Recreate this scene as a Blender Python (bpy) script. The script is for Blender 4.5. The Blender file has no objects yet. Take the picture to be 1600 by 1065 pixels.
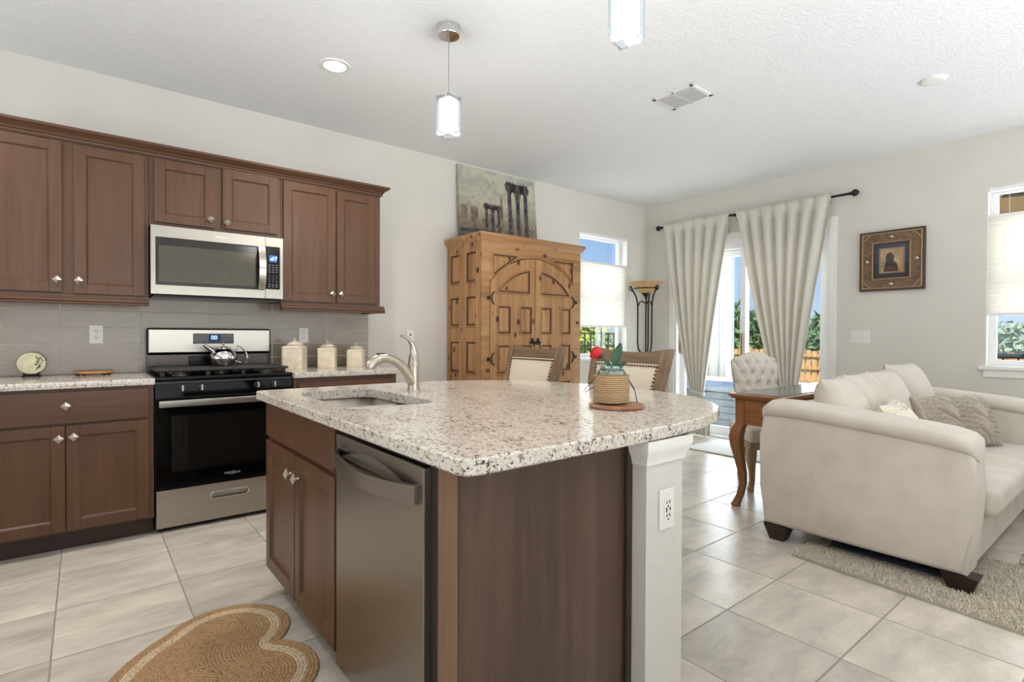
import bpy, bmesh, math, random
from mathutils import Matrix, Vector
import numpy as np
random.seed(7); np.random.seed(7)
SC = bpy.context.scene; COL = SC.collection
PI = math.pi
# ------------------------------------------------------------------ camera
H = 1.165
def cam_matrix(yaw, pitch, roll):
    f = Vector((math.cos(yaw)*math.cos(pitch), math.sin(yaw)*math.cos(pitch), math.sin(pitch)))
    rt = Vector((math.sin(yaw), -math.cos(yaw), 0)); dn = f.cross(rt)
    c, s = math.cos(roll), math.sin(roll)
    r2 = c*rt + s*dn; d2 = -s*rt + c*dn
    m = Matrix((r2, -d2, -f)).transposed().to_4x4(); m.translation = (0, 0, H)
    return m
cd = bpy.data.cameras.new('camera'); cam = bpy.data.objects.new('camera', cd); COL.objects.link(cam)
cam.matrix_world = cam_matrix(math.radians(51.2255), math.radians(-.6267), math.radians(-.2456))
cd.sensor_width = 36; cd.lens = 833.2/1600*36; cd.clip_start = .02; cd.clip_end = 300
SC.camera = cam
SC.view_settings.view_transform = 'Standard'; SC.view_settings.look = 'None'
SC.view_settings.gamma = 1; SC.view_settings.exposure = 0.12; SC.view_settings.use_curve_mapping = False
SC.cycles.max_bounces = 10; SC.cycles.diffuse_bounces = 5; SC.cycles.glossy_bounces = 4
SC.cycles.transparent_max_bounces = 12; SC.cycles.caustics_reflective = False; SC.cycles.caustics_refractive = False
SC.cycles.sample_clamp_indirect = 6
try:
    SC.cycles.use_denoising = True; SC.cycles.denoiser = 'OPENIMAGEDENOISE'
except Exception: pass
# ------------------------------------------------------------------ world and lights
def lin(c):
    return tuple((x/255/12.92 if x/255 <= .04045 else ((x/255+.055)/1.055)**2.4) for x in c)
W = bpy.data.worlds.new('sky'); SC.world = W; W.use_nodes = True
nt = W.node_tree; nt.nodes.clear()
o = nt.nodes.new('ShaderNodeOutputWorld'); bg = nt.nodes.new('ShaderNodeBackground')
tc = nt.nodes.new('ShaderNodeTexCoord'); sp = nt.nodes.new('ShaderNodeSeparateXYZ'); cr = nt.nodes.new('ShaderNodeValToRGB')
nt.links.new(tc.outputs['Generated'], sp.inputs[0]); nt.links.new(sp.outputs[2], cr.inputs[0])
cr.color_ramp.elements[0].position = 0; cr.color_ramp.elements[0].color = lin((196, 216, 240))+(1,)
cr.color_ramp.elements[1].position = .5; cr.color_ramp.elements[1].color = lin((108, 158, 236))+(1,)
e = cr.color_ramp.elements.new(.12); e.color = lin((168, 202, 246))+(1,)
nt.links.new(cr.outputs[0], bg.inputs[0]); bg.inputs[1].default_value = 1.0; nt.links.new(bg.outputs[0], o.inputs[0])
def lamp(name, kind, loc, power, color=(1, 1, 1), target=None, size=None, **kw):
    d = bpy.data.lights.new(name, kind); ob = bpy.data.objects.new(name, d); COL.objects.link(ob)
    ob.location = loc; d.energy = power; d.color = color
    if target is not None:
        ob.rotation_euler = (Vector(target)-Vector(loc)).to_track_quat('-Z', 'Y').to_euler()
    if size is not None and kind == 'AREA':
        d.shape = 'RECTANGLE'; d.size, d.size_y = size
    for k, v in kw.items(): setattr(d, k, v)
    return ob
sun = lamp('sun', 'SUN', (0, 0, 20), 6.5, (1, .95, .86)); sun.data.angle = .01
sun.rotation_euler = Vector((.50, .28, -.80)).to_track_quat('-Z', 'Y').to_euler()
# added fill lights by the windowless walls behind the camera, bounced off the ceiling
lamp('fill_rear', 'AREA', (-2.9, .8, 1.4), 72, (.88, .945, 1), (-1.2, .8, 2.8), (5.4, 2.2), spread=2.1)
lamp('fill_side', 'AREA', (2.2, -2.35, 1.4), 178, (.88, .945, 1), (2.3, -.9, 2.8), (6.6, 2.2), spread=2.0)
# daylight entering through the sliding door and the two windows
lamp('daylight_door', 'AREA', (5.95, 3.0, 1.1), 52, (.90, .95, 1), (0, 2.6, 1.1), (1.6, 2.0))
lamp('daylight_window', 'AREA', (6.02, .49, 1.65), 15, (.98, .99, 1), (0, .5, 1.5), (.85, 1.3))
lamp('daylight_window', 'AREA', (4.85, 4.62, 1.65), 13, (.98, .99, 1), (4.6, 0, 1.5), (.8, 1.3))
# recessed ceiling lights (outside of the frame)
for x, y, pw in ((-.50, 3.25, 62), (-.6, 1.4, 14), (.4, .1, 16), (3.2, -.3, 26)):
    lamp('can_light', 'SPOT', (x, y, 2.79), pw, (1, .94, .87), (x, y, 0), spot_size=2.5, spot_blend=.9, shadow_soft_size=.08)

# ------------------------------------------------------------------ materials
MATS = {}
def newmat(name):
    m = bpy.data.materials.new(name); m.use_nodes = True
    n = m.node_tree.nodes; b = n['Principled BSDF']; return m, m.node_tree, b
def N(t, kind, **kw):
    n = t.nodes.new(kind)
    for k, v in kw.items():
        if k in n.inputs: n.inputs[k].default_value = v
        else: setattr(n, k, v)
    return n
def coords(t, scale=(1, 1, 1), rot=(0, 0, 0), src='Object'):
    c = t.nodes.new('ShaderNodeTexCoord'); mp = t.nodes.new('ShaderNodeMapping')
    mp.inputs['Scale'].default_value = scale; mp.inputs['Rotation'].default_value = rot
    t.links.new(c.outputs[src], mp.inputs[0]); return mp.outputs[0]
def ramp(t, fac, stops):
    r = t.nodes.new('ShaderNodeValToRGB'); el = r.color_ramp.elements
    el[0].position, el[0].color = stops[0][0], lin(stops[0][1])+(1,)
    el[1].position, el[1].color = stops[-1][0], lin(stops[-1][1])+(1,)
    for p, c in stops[1:-1]:
        e = el.new(p); e.color = lin(c)+(1,)
    t.links.new(fac, r.inputs[0]); return r.outputs[0]
def bump(t, b, height, strength=.2, dist=.01):
    n = t.nodes.new('ShaderNodeBump'); n.inputs['Strength'].default_value = strength; n.inputs['Distance'].default_value = dist
    t.links.new(height, n.inputs['Height']); t.links.new(n.outputs[0], b.inputs['Normal'])
def plain(name, rgb, rough=.5, metal=0., noise=0., nscale=30., coat=0., spec=.5, bumpk=0.):
    if name in MATS: return MATS[name]
    m, t, b = newmat(name); b.inputs['Roughness'].default_value = rough; b.inputs['Metallic'].default_value = metal
    b.inputs['Specular IOR Level'].default_value = spec; b.inputs['Coat Weight'].default_value = coat
    b.inputs['Coat Roughness'].default_value = .15
    v = coords(t); nz = N(t, 'ShaderNodeTexNoise', Scale=nscale, Detail=5.); t.links.new(v, nz.inputs['Vector'])
    k = noise or .03
    lo = tuple(max(0, c*(1-k)) for c in rgb); hi = tuple(min(255, c*(1+k)) for c in rgb)
    t.links.new(ramp(t, nz.outputs[0], [(.3, lo), (.7, hi)]), b.inputs['Base Color'])
    if bumpk: bump(t, b, nz.outputs[0], bumpk, .01)
    MATS[name] = m; return m
def wood(name, dark, mid, light, axis=2, scale=1., rough=.4, coat=.0, contrast=1., knots=False, spec=.5):
    if name in MATS: return MATS[name]
    m, t, b = newmat(name)
    sc = [22*scale]*3; sc[axis] = 1.6*scale
    v = coords(t, sc); nz = N(t, 'ShaderNodeTexNoise', Scale=1., Detail=7., Roughness=.62, Distortion=.6); t.links.new(v, nz.inputs['Vector'])
    sc2 = [70*scale]*3; sc2[axis] = 3*scale
    v2 = coords(t, sc2); n2 = N(t, 'ShaderNodeTexNoise', Scale=1., Detail=4.); t.links.new(v2, n2.inputs['Vector'])
    mx = N(t, 'ShaderNodeMath', operation='MULTIPLY_ADD'); t.links.new(n2.outputs[0], mx.inputs[0]); mx.inputs[1].default_value = .35
    t.links.new(nz.outputs[0], mx.inputs[2])
    d = .22/contrast
    colr = ramp(t, mx.outputs[0], [(.67-d, dark), (.67, mid), (.67+d, light)])
    if knots:
        sc3 = [24*scale]*3; sc3[axis] = 15*scale
        v3 = coords(t, sc3); vo = N(t, 'ShaderNodeTexVoronoi', Scale=1., Randomness=1.); t.links.new(v3, vo.inputs['Vector'])
        kr = ramp(t, vo.outputs['Distance'], [(.08, (74, 50, 32)), (.14, (170, 138, 106)), (.22, (255, 255, 255))])
        mm = N(t, 'ShaderNodeMix', data_type='RGBA', blend_type='MULTIPLY'); mm.inputs[0].default_value = 1.
        t.links.new(colr, mm.inputs[6]); t.links.new(kr, mm.inputs[7]); colr = mm.outputs[2]
    t.links.new(colr, b.inputs['Base Color'])
    b.inputs['Roughness'].default_value = rough; b.inputs['Coat Weight'].default_value = coat; b.inputs['Coat Roughness'].default_value = .25
    b.inputs['Specular IOR Level'].default_value = spec
    bump(t, b, mx.outputs[0], .06, .004)
    MATS[name] = m; return m
def steel(name, rgb=(200, 197, 190), rough=.28, axis=2, aniso=.6):
    if name in MATS: return MATS[name]
    m, t, b = newmat(name); b.inputs['Metallic'].default_value = 1; b.inputs['Roughness'].default_value = rough
    sc = [3.]*3
    for i in range(3):
        if i == axis: sc[i] = 420.
    v = coords(t, sc); nz = N(t, 'ShaderNodeTexNoise', Scale=1., Detail=3.); t.links.new(v, nz.inputs['Vector'])
    t.links.new(ramp(t, nz.outputs[0], [(.3, tuple(c*.95 for c in rgb)), (.7, rgb)]), b.inputs['Base Color'])
    b.inputs['Anisotropic'].default_value = aniso
    bump(t, b, nz.outputs[0], .03, .001)
    MATS[name] = m; return m
def emit(name, rgb, strength):
    if name in MATS: return MATS[name]
    m, t, b = newmat(name); b.inputs['Base Color'].default_value = lin(rgb)+(1,)
    b.inputs['Emission Color'].default_value = lin(rgb)+(1,); b.inputs['Emission Strength'].default_value = strength
    MATS[name] = m; return m
def glass(name, tint=(255, 255, 255), refl=.08, rough=.0):
    if name in MATS: return MATS[name]
    m, t, b = newmat(name); t.nodes.remove(b); out = t.nodes['Material Output']
    tr = N(t, 'ShaderNodeBsdfTransparent'); tr.inputs[0].default_value = lin(tint)+(1,)
    gl = N(t, 'ShaderNodeBsdfGlossy'); gl.inputs['Roughness'].default_value = rough
    lw = N(t, 'ShaderNodeLayerWeight', Blend=.12); ad = N(t, 'ShaderNodeMath', operation='MULTIPLY_ADD')
    ad.inputs[1].default_value = .55; ad.inputs[2].default_value = refl; t.links.new(lw.outputs['Facing'], ad.inputs[0])
    mx = N(t, 'ShaderNodeMixShader'); t.links.new(ad.outputs[0], mx.inputs[0]); t.links.new(tr.outputs[0], mx.inputs[1]); t.links.new(gl.outputs[0], mx.inputs[2])
    t.links.new(mx.outputs[0], out.inputs[0]); MATS[name] = m; return m
def cloth(name, rgb, weave=900., noise=.05, transl=0., rough=.9, sheen=.2, big=0., bumpk=.15):
    if name in MATS: return MATS[name]
    m, t, b = newmat(name); b.inputs['Roughness'].default_value = rough; b.inputs['Sheen Weight'].default_value = sheen
    b.inputs['Specular IOR Level'].default_value = .2
    v = coords(t); n1 = N(t, 'ShaderNodeTexNoise', Scale=weave, Detail=2.); t.links.new(v, n1.inputs['Vector'])
    n2 = N(t, 'ShaderNodeTexNoise', Scale=6., Detail=5.); t.links.new(v, n2.inputs['Vector'])
    ad = N(t, 'ShaderNodeMath', operation='MULTIPLY_ADD'); t.links.new(n2.outputs[0], ad.inputs[0]); ad.inputs[1].default_value = big or .4; t.links.new(n1.outputs[0], ad.inputs[2])
    c0 = .5+.5*(big or .4)
    col = ramp(t, ad.outputs[0], [(c0-.25, tuple(c*(1-noise) for c in rgb)), (c0+.25, tuple(min(255, c*(1+noise)) for c in rgb))])
    t.links.new(col, b.inputs['Base Color']); bump(t, b, n1.outputs[0], bumpk, .002)
    if transl:
        out = t.nodes['Material Output']; tb = N(t, 'ShaderNodeBsdfTranslucent'); t.links.new(col, tb.inputs[0])
        mx = N(t, 'ShaderNodeMixShader'); mx.inputs[0].default_value = transl
        t.links.new(b.outputs[0], mx.inputs[1]); t.links.new(tb.outputs[0], mx.inputs[2]); t.links.new(mx.outputs[0], out.inputs[0])
    MATS[name] = m; return m
def granite():
    if 'granite' in MATS: return MATS['granite']
    m, t, b = newmat('granite'); v = coords(t, (1, .62, 1), (0, 0, .5))
    vo = N(t, 'ShaderNodeTexVoronoi', Scale=190., Randomness=1.); dn = N(t, 'ShaderNodeTexNoise', Scale=40., Detail=3.)
    t.links.new(v, dn.inputs['Vector'])
    va = N(t, 'ShaderNodeMix', data_type='RGBA', blend_type='LINEAR_LIGHT'); va.inputs[0].default_value = .02
    t.links.new(v, va.inputs[6]); t.links.new(dn.outputs['Color'], va.inputs[7]); t.links.new(va.outputs[2], vo.inputs['Vector'])
    base = ramp(t, vo.outputs['Color'], [(.08, (112, 100, 92)), (.2, (172, 159, 147)), (.38, (210, 201, 189)), (.7, (222, 215, 205)), (.95, (198, 186, 172))])
    n2 = N(t, 'ShaderNodeTexNoise', Scale=105., Detail=5., Roughness=.65); t.links.new(v, n2.inputs['Vector'])
    n3 = N(t, 'ShaderNodeTexNoise', Scale=9., Detail=3.); t.links.new(v, n3.inputs['Vector'])
    ad = N(t, 'ShaderNodeMath', operation='MULTIPLY_ADD'); t.links.new(n3.outputs[0], ad.inputs[0]); ad.inputs[1].default_value = .35; t.links.new(n2.outputs[0], ad.inputs[2])
    fl = ramp(t, ad.outputs[0], [(.485, (72, 64, 62)), (.535, (146, 132, 122)), (.59, (255, 255, 255))])
    mm = N(t, 'ShaderNodeMix', data_type='RGBA', blend_type='MULTIPLY'); mm.inputs[0].default_value = 1.
    t.links.new(base, mm.inputs[6]); t.links.new(fl, mm.inputs[7]); t.links.new(mm.outputs[2], b.inputs['Base Color'])
    b.inputs['Roughness'].default_value = .12; b.inputs['Specular IOR Level'].default_value = .6
    MATS['granite'] = m; return m
def grid_tiles(name, ux, uy, ox, oy, axes, gw, tile, grout, rough, var=.05, clouds=.06, cscale=4.):
    m, t, b = newmat(name); tcx = N(t, 'ShaderNodeTexCoord'); s = N(t, 'ShaderNodeSeparateXYZ'); t.links.new(tcx.outputs['Object'], s.inputs[0])
    def M(op, a, bb=None, c=None):
        n = N(t, 'ShaderNodeMath', operation=op)
        for i, q in enumerate((a, bb, c)):
            if q is None: continue
            if isinstance(q, (int, float)): n.inputs[i].default_value = q
            else: t.links.new(q, n.inputs[i])
        return n.outputs[0]
    u = M('DIVIDE', M('SUBTRACT', s.outputs[axes[0]], ox), ux); w = M('DIVIDE', M('SUBTRACT', s.outputs[axes[1]], oy), uy)
    fu, fw = M('FRACT', u), M('FRACT', w)
    du = M('MULTIPLY', M('MINIMUM', fu, M('SUBTRACT', 1., fu)), ux); dw = M('MULTIPLY', M('MINIMUM', fw, M('SUBTRACT', 1., fw)), uy)
    d = M('MINIMUM', du, dw); isg = M('LESS_THAN', d, gw/2)
    cx = N(t, 'ShaderNodeCombineXYZ'); t.links.new(M('FLOOR', u), cx.inputs[0]); t.links.new(M('FLOOR', w), cx.inputs[1])
    wn = N(t, 'ShaderNodeTexWhiteNoise', noise_dimensions='3D'); t.links.new(cx.outputs[0], wn.inputs['Vector'])
    of = N(t, 'ShaderNodeVectorMath', operation='MULTIPLY_ADD'); t.links.new(wn.outputs['Color'], of.inputs[0]); of.inputs[1].default_value = (9, 9, 9); t.links.new(tcx.outputs['Object'], of.inputs[2])
    mp = N(t, 'ShaderNodeMapping'); mp.inputs['Scale'].default_value = (.8, 2.0, 1); t.links.new(of.outputs[0], mp.inputs[0])
    nz = N(t, 'ShaderNodeTexNoise', Scale=cscale, Detail=10., Roughness=.68, Distortion=.25); t.links.new(mp.outputs[0], nz.inputs['Vector'])
    fac = M('MULTIPLY_ADD', M('SUBTRACT', wn.outputs['Value'], .5), var*2, nz.outputs[0])
    lo = tuple(c*(1-clouds) for c in tile); hi = tuple(min(255, c*(1+clouds)) for c in tile)
    tcol = ramp(t, fac, [(.3, lo), (.5, tile), (.72, hi)])
    mx = N(t, 'ShaderNodeMix', data_type='RGBA'); t.links.new(isg, mx.inputs[0]); t.links.new(tcol, mx.inputs[6]); mx.inputs[7].default_value = lin(grout)+(1,)
    t.links.new(mx.outputs[2], b.inputs['Base Color'])
    t.links.new(M('MULTIPLY_ADD', isg, .5, rough), b.inputs['Roughness'])
    hgt = M('MINIMUM', M('DIVIDE', d, gw*.8), 1.); bump(t, b, hgt, .35, .003)
    b.inputs['Specular IOR Level'].default_value = .5
    MATS[name] = m; return m
CAB = wood('cabinet_wood', (76, 50, 34), (91, 62, 43), (105, 75, 54), 2, .6, .4, .18, .6, spec=.3)
CABH = wood('cabinet_wood_horizontal', (76, 50, 34), (91, 62, 43), (105, 75, 54), 0, .6, .4, .18, .6, spec=.3)
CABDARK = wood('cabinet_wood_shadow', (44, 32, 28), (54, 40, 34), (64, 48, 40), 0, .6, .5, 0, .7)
PANEL = wood('end_panel_wood', (62, 44, 35), (78, 57, 45), (94, 71, 56), 2, .5, .42, .1, 1.1)
FILLER = wood('filler_wood', (98, 70, 52), (118, 86, 64), (136, 102, 78), 2, .6, .4, .2, .7)
STEEL = steel('brushed_steel', (176, 170, 160), .32, 2)
STEELV = steel('brushed_steel_upright', (196, 190, 180), .3, 0)
DWST = steel('dishwasher_steel', (150, 142, 134), .3, 2)
NICKEL = plain('brushed_nickel', (190, 182, 170), .3, 1.)
CHROME = plain('chrome', (220, 220, 220), .07, 1.)
BLACK = plain('black_enamel', (8, 8, 9), .22, spec=.2)
BLACKM = plain('black_matte', (34, 31, 30), .45)
BGLASS = plain('black_glass', (4, 4, 5), .06, 0, spec=.12)
GRAN = granite()
WALL = plain('wall_paint', (218, 213, 205), .7, noise=.012, nscale=3., spec=.25)
def ceil_mat():
    m, t, b = newmat('ceiling_texture'); b.inputs['Base Color'].default_value = lin((236, 237, 238))+(1,); b.inputs['Roughness'].default_value = .8
    b.inputs['Specular IOR Level'].default_value = .2
    v = coords(t); n = N(t, 'ShaderNodeTexNoise', Scale=55., Detail=4., Roughness=.6); t.links.new(v, n.inputs['Vector'])
    bump(t, b, n.outputs[0], .6, .01); return m
CEIL = ceil_mat()
TRIM = plain('white_trim', (236, 235, 230), .35, noise=.01)
VINYL = plain('white_vinyl', (240, 240, 240), .35, noise=.01)
PLASTIC = plain('white_plastic', (232, 231, 226), .35, noise=.01)
DARK = plain('dark_slot', (30, 28, 26), .6)
IRON = plain('wrought_iron', (44, 42, 46), .5, .6)
PINE = wood('knotty_pine', (126, 82, 44), (168, 122, 76), (192, 150, 102), 2, .4, .42, .12, .9, True)
PINEH = wood('knotty_pine_horizontal', (126, 82, 44), (168, 122, 76), (192, 150, 102), 0, .4, .42, .12, .9, True)
PINEDK = wood('pine_groove', (70, 42, 22), (92, 58, 32), (110, 72, 42), 2, .5, .6)
OAKGREY = wood('weathered_oak', (92, 72, 54), (122, 98, 74), (146, 122, 96), 2, .7, .5, .05, 1.1)
OAKGREYH = wood('weathered_oak_horizontal', (92, 72, 54), (122, 98, 74), (146, 122, 96), 1, .7, .5, .05, 1.1)
DESKW = wood('desk_oak', (122, 76, 42), (150, 98, 58), (170, 118, 74), 1, .8, .35, .2, .8)
LINEN = cloth('linen', (212, 200, 180), 500, .05)
SOFA = cloth('sofa_microfibre', (204, 195, 183), 700, .045, big=.9)
GLASS = glass('window_glass', (250, 253, 252), .03)
GLASSJ = glass('jar_glass', (222, 236, 234), .1, .0)
MARBLE = plain('dark_marble', (92, 96, 94), .15, noise=.4, nscale=14.)
# ------------------------------------------------------------------ helpers
WL = {}
class MB:
    def __init__(s, M=None):
        s.bm = bmesh.new(); s.M = M or Matrix(); s.mi = 0
    def _fin(s, before, T=None):
        vs = s.bm.verts[:] if before is None else [v for v in s.bm.verts if v.index == -1 or v not in before]
    def _new(s, verts, faces, T=None):
        Mx = s.M @ T if T is not None else s.M
        vv = [s.bm.verts.new(Mx @ Vector(v)) for v in verts]
        out = []
        for f in faces:
            try:
                fc = s.bm.faces.new([vv[i] for i in f]); fc.material_index = s.mi; out.append(fc)
            except ValueError: pass
        return vv, out
    def box(s, x0, x1, y0, y1, z0, z1, b=0., seg=2, T=None):
        vs = [(x, y, z) for x in (x0, x1) for y in (y0, y1) for z in (z0, z1)]
        fs = [(0, 1, 3, 2), (4, 6, 7, 5), (0, 4, 5, 1), (2, 3, 7, 6), (0, 2, 6, 4), (1, 5, 7, 3)]
        vv, ff = s._new(vs, fs, T)
        if b > 0:
            ed = list({e for f in ff for e in f.edges})
            bmesh.ops.bevel(s.bm, geom=ed, offset=min(b, .49*min(abs(x1-x0), abs(y1-y0), abs(z1-z0))), segments=seg, profile=.5, affect='EDGES', material=-1)
        return s
    def prism(s, poly, d0, d1, axis='y', T=None):
        # poly in the plane across axis: 'y' -> (x,z), 'x' -> (y,z), 'z' -> (x,y)
        n = len(poly)
        f = {'y': lambda p, d: (p[0], d, p[1]), 'x': lambda p, d: (d, p[0], p[1]), 'z': lambda p, d: (p[0], p[1], d)}[axis]
        vs = [f(p, d0) for p in poly]+[f(p, d1) for p in poly]
        fs = [tuple(range(n)), tuple(range(2*n-1, n-1, -1))]+[(i, i+n, (i+1) % n+n, (i+1) % n) for i in range(n)]
        s._new(vs, fs, T); return s
    def tube(s, pts, r, seg=10, closed=False, cap=True, T=None, flat=None):
        pts = [Vector(p) for p in pts]; n = len(pts)
        rr = r if isinstance(r, (list, tuple)) else [r]*n
        rings = []; up = None
        for i, p in enumerate(pts):
            a = pts[(i-1) % n] if (closed or i > 0) else p; c = pts[(i+1) % n] if (closed or i < n-1) else p
            tg = (c-a).normalized() if (c-a).length > 1e-9 else Vector((0, 0, 1))
            if up is None:
                up = Vector((0, 0, 1)) if abs(tg.z) < .9 else Vector((1, 0, 0))
            side = tg.cross(up)
            if side.length < 1e-6: side = tg.cross(Vector((0, 1, 0)))
            side.normalize(); up = side.cross(tg).normalized()
            fl = flat or (1, 1)
            rings.append([p+side*math.cos(2*PI*k/seg)*rr[i]*fl[0]+up*math.sin(2*PI*k/seg)*rr[i]*fl[1] for k in range(seg)])
        vs = [v for rg in rings for v in rg]; fs = []
        m = n if closed else n-1
        for i in range(m):
            for k in range(seg):
                a = i*seg+k; b2 = i*seg+(k+1) % seg; j = (i+1) % n
                fs.append((a, b2, j*seg+(k+1) % seg, j*seg+k))
        if cap and not closed:
            fs.append(tuple(range(seg-1, -1, -1))); fs.append(tuple((n-1)*seg+k for k in range(seg)))
        s._new(vs, fs, T); return s
    def lathe(s, prof, c=(0, 0, 0), seg=24, T=None, sx=1., sy=1., cap=True):
        vs = []; fs = []
        for r, z in prof:
            for k in range(seg):
                a = 2*PI*k/seg; vs.append((c[0]+r*sx*math.cos(a), c[1]+r*sy*math.sin(a), c[2]+z))
        n = len(prof)
        for i in range(n-1):
            for k in range(seg):
                fs.append((i*seg+k, i*seg+(k+1) % seg, (i+1)*seg+(k+1) % seg, (i+1)*seg+k))
        if cap and prof[0][0] > 1e-6: fs.append(tuple(range(seg-1, -1, -1)))
        if cap and prof[-1][0] > 1e-6: fs.append(tuple((n-1)*seg+k for k in range(seg)))
        vv, ff = s._new(vs, fs, T); bmesh.ops.remove_doubles(s.bm, verts=vv, dist=1e-6); return s
    def loft(s, rings, cap=True, closed=True, T=None):
        n = len(rings[0]); vs = [p for r in rings for p in r]; fs = []
        for i in range(len(rings)-1):
            for k in range(n if closed else n-1):
                fs.append((i*n+k, i*n+(k+1) % n, (i+1)*n+(k+1) % n, (i+1)*n+k))
        if cap and closed:
            fs.append(tuple(range(n-1, -1, -1))); fs.append(tuple((len(rings)-1)*n+k for k in range(n)))
        s._new(vs, fs, T); return s
    def grid(s, fn, nu, nv, T=None, wrap=False):
        vs = [fn(i/nu, j/nv) for j in range(nv+1) for i in range(nu+1)]; fs = []
        for j in range(nv):
            for i in range(nu):
                a = j*(nu+1)+i; fs.append((a, a+1, a+nu+2, a+nu+1))
        s._new(vs, fs, T); return s
    def sphere(s, c, r, seg=16, sc=(1, 1, 1), T=None):
        prof = [(max(0, r*math.sin(PI*i/(seg//2))), -r*math.cos(PI*i/(seg//2))) for i in range(seg//2+1)]
        prof[0] = (0, -r); prof[-1] = (0, r)
        vs = []; fs = []; m = seg//2
        for a, z in prof:
            for k in range(seg):
                q = 2*PI*k/seg; vs.append((c[0]+sc[0]*a*math.cos(q), c[1]+sc[1]*a*math.sin(q), c[2]+sc[2]*z))
        for i in range(m):
            for k in range(seg): fs.append((i*seg+k, i*seg+(k+1) % seg, (i+1)*seg+(k+1) % seg, (i+1)*seg+k))
        vv, ff = s._new(vs, fs, T); bmesh.ops.remove_doubles(s.bm, verts=vv, dist=1e-7); return s
    def warp(s, fn):
        for v in s.bm.verts: v.co = Vector(fn(v.co))
        return s
    def build(s, name, mats, parent=None, ang=38, sub=0, solid=0., off=0.):
        me = bpy.data.meshes.new(name); bmesh.ops.recalc_face_normals(s.bm, faces=s.bm.faces[:])
        if parent is not None: o0 = WL.get(parent.name, Vector((0, 0, 0)))
        else:
            o0 = Vector((0, 0, 0))
        for v in s.bm.verts: v.co -= o0
        s.bm.to_mesh(me); s.bm.free()
        for mt in (mats if isinstance(mats, (list, tuple)) else [mats]): me.materials.append(mt)
        me.shade_smooth(); me.set_sharp_from_angle(angle=math.radians(ang))
        ob = bpy.data.objects.new(name, me); COL.objects.link(ob)
        if parent is not None: ob.parent = parent; WL[ob.name] = o0
        if solid:
            md = ob.modifiers.new('solid', 'SOLIDIFY'); md.thickness = solid; md.offset = off
        if not sub and not solid and ang < 45:
            md = ob.modifiers.new('wn', 'WEIGHTED_NORMAL'); md.keep_sharp = True
        if sub:
            md = ob.modifiers.new('sub', 'SUBSURF'); md.levels = sub; md.render_levels = sub
        return ob
def tag(ob, label=None, cat=None, group=None, kind=None):
    if label: ob['label'] = label
    if cat: ob['category'] = cat
    if group: ob['group'] = group
    if kind: ob['kind'] = kind
    return ob
def thing(name, label, cat, loc=(0, 0, 0), group=None):
    ob = bpy.data.objects.new(name, None); COL.objects.link(ob); ob.location = loc; ob.empty_display_size = .1
    WL[ob.name] = Vector(loc); return tag(ob, label, cat, group)
def struct(ob): ob['kind'] = 'structure'; return ob
def copy_tree(ob, parent=None):
    c = ob.copy(); COL.objects.link(c); c.parent = parent
    for ch in [x for x in ob.children]: copy_tree(ch, c)
    return c
def RZ(a): return Matrix.Rotation(a, 4, 'Z')
def TR(*v): return Matrix.Translation(v)
def offs(poly, d):
    n = len(poly); out = []
    A = sum(poly[i][0]*poly[(i+1) % n][1]-poly[(i+1) % n][0]*poly[i][1] for i in range(n)); sg = 1 if A > 0 else -1
    for i in range(n):
        p0, p1, p2 = Vector(poly[i-1]), Vector(poly[i]), Vector(poly[(i+1) % n])
        e1, e2 = (p1-p0).normalized(), (p2-p1).normalized()
        n1, n2 = Vector((-e1.y, e1.x))*sg, Vector((-e2.y, e2.x))*sg
        m = n1+n2; m = m/max(.06, m.dot(n1)) if m.length > 1e-6 else n1
        q = p1+m*d; out.append((q.x, q.y))
    return out
def text(body, size, T, mat, parent, name, extr=.0006, align='CENTER'):
    cu = bpy.data.curves.new(name, 'FONT'); cu.body = body; cu.size = size; cu.extrude = extr; cu.align_x = align; cu.align_y = 'CENTER'
    tmp = bpy.data.objects.new(name, cu); COL.objects.link(tmp); dg = bpy.context.evaluated_depsgraph_get(); dg.update()
    me = bpy.data.meshes.new_from_object(tmp.evaluated_get(dg)); bpy.data.objects.remove(tmp); bpy.data.curves.remove(cu)
    o0 = WL.get(parent.name, Vector())
    me.transform(TR(*(-o0)) @ T); me.materials.clear(); me.materials.append(mat); me.name = name
    ob = bpy.data.objects.new(name, me); COL.objects.link(ob); ob.parent = parent; WL[ob.name] = o0; return ob
RX90 = Matrix.Rotation(PI/2, 4, 'X')
# ------------------------------------------------------------------ room shell
XB, YW, ZC = 5.67, 4.29, 2.81
X0, Y0 = -3.2, -2.6
FLOOR = grid_tiles('floor_tiles', .4454, .4368, -.0955, .747, (0, 1), .006, (204, 195, 182), (150, 140, 127), .26, .08, .12, 3.4)
struct(MB().box(X0, XB+.16, Y0, YW+.16, -.1, 0).build('floor', FLOOR))
struct(MB().box(X0, XB+.16, Y0, YW+.16, ZC, ZC+.12).build('ceiling', CEIL))
w1 = (4.43, 5.28, .90, 2.37); dr = (2.12, 3.87, 0., 2.26); w2 = (.02, .96, .93, 2.37)
m = MB(); m.box(X0, w1[0], YW, YW+.16, 0, ZC); m.box(w1[1], XB+.16, YW, YW+.16, 0, ZC); m.box(w1[0], w1[1], YW, YW+.16, 0, w1[2]); m.box(w1[0], w1[1], YW, YW+.16, w1[3], ZC)
struct(m.build('wall_left', WALL))
m = MB(); m.box(XB, XB+.16, dr[1], YW, 0, ZC); m.box(XB, XB+.16, dr[0], dr[1], dr[3], ZC); m.box(XB, XB+.16, w2[1], dr[0], 0, ZC)
m.box(XB, XB+.16, w2[0], w2[1], 0, w2[2]); m.box(XB, XB+.16, w2[0], w2[1], w2[3], ZC); m.box(XB, XB+.16, Y0, w2[0], 0, ZC)
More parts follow.
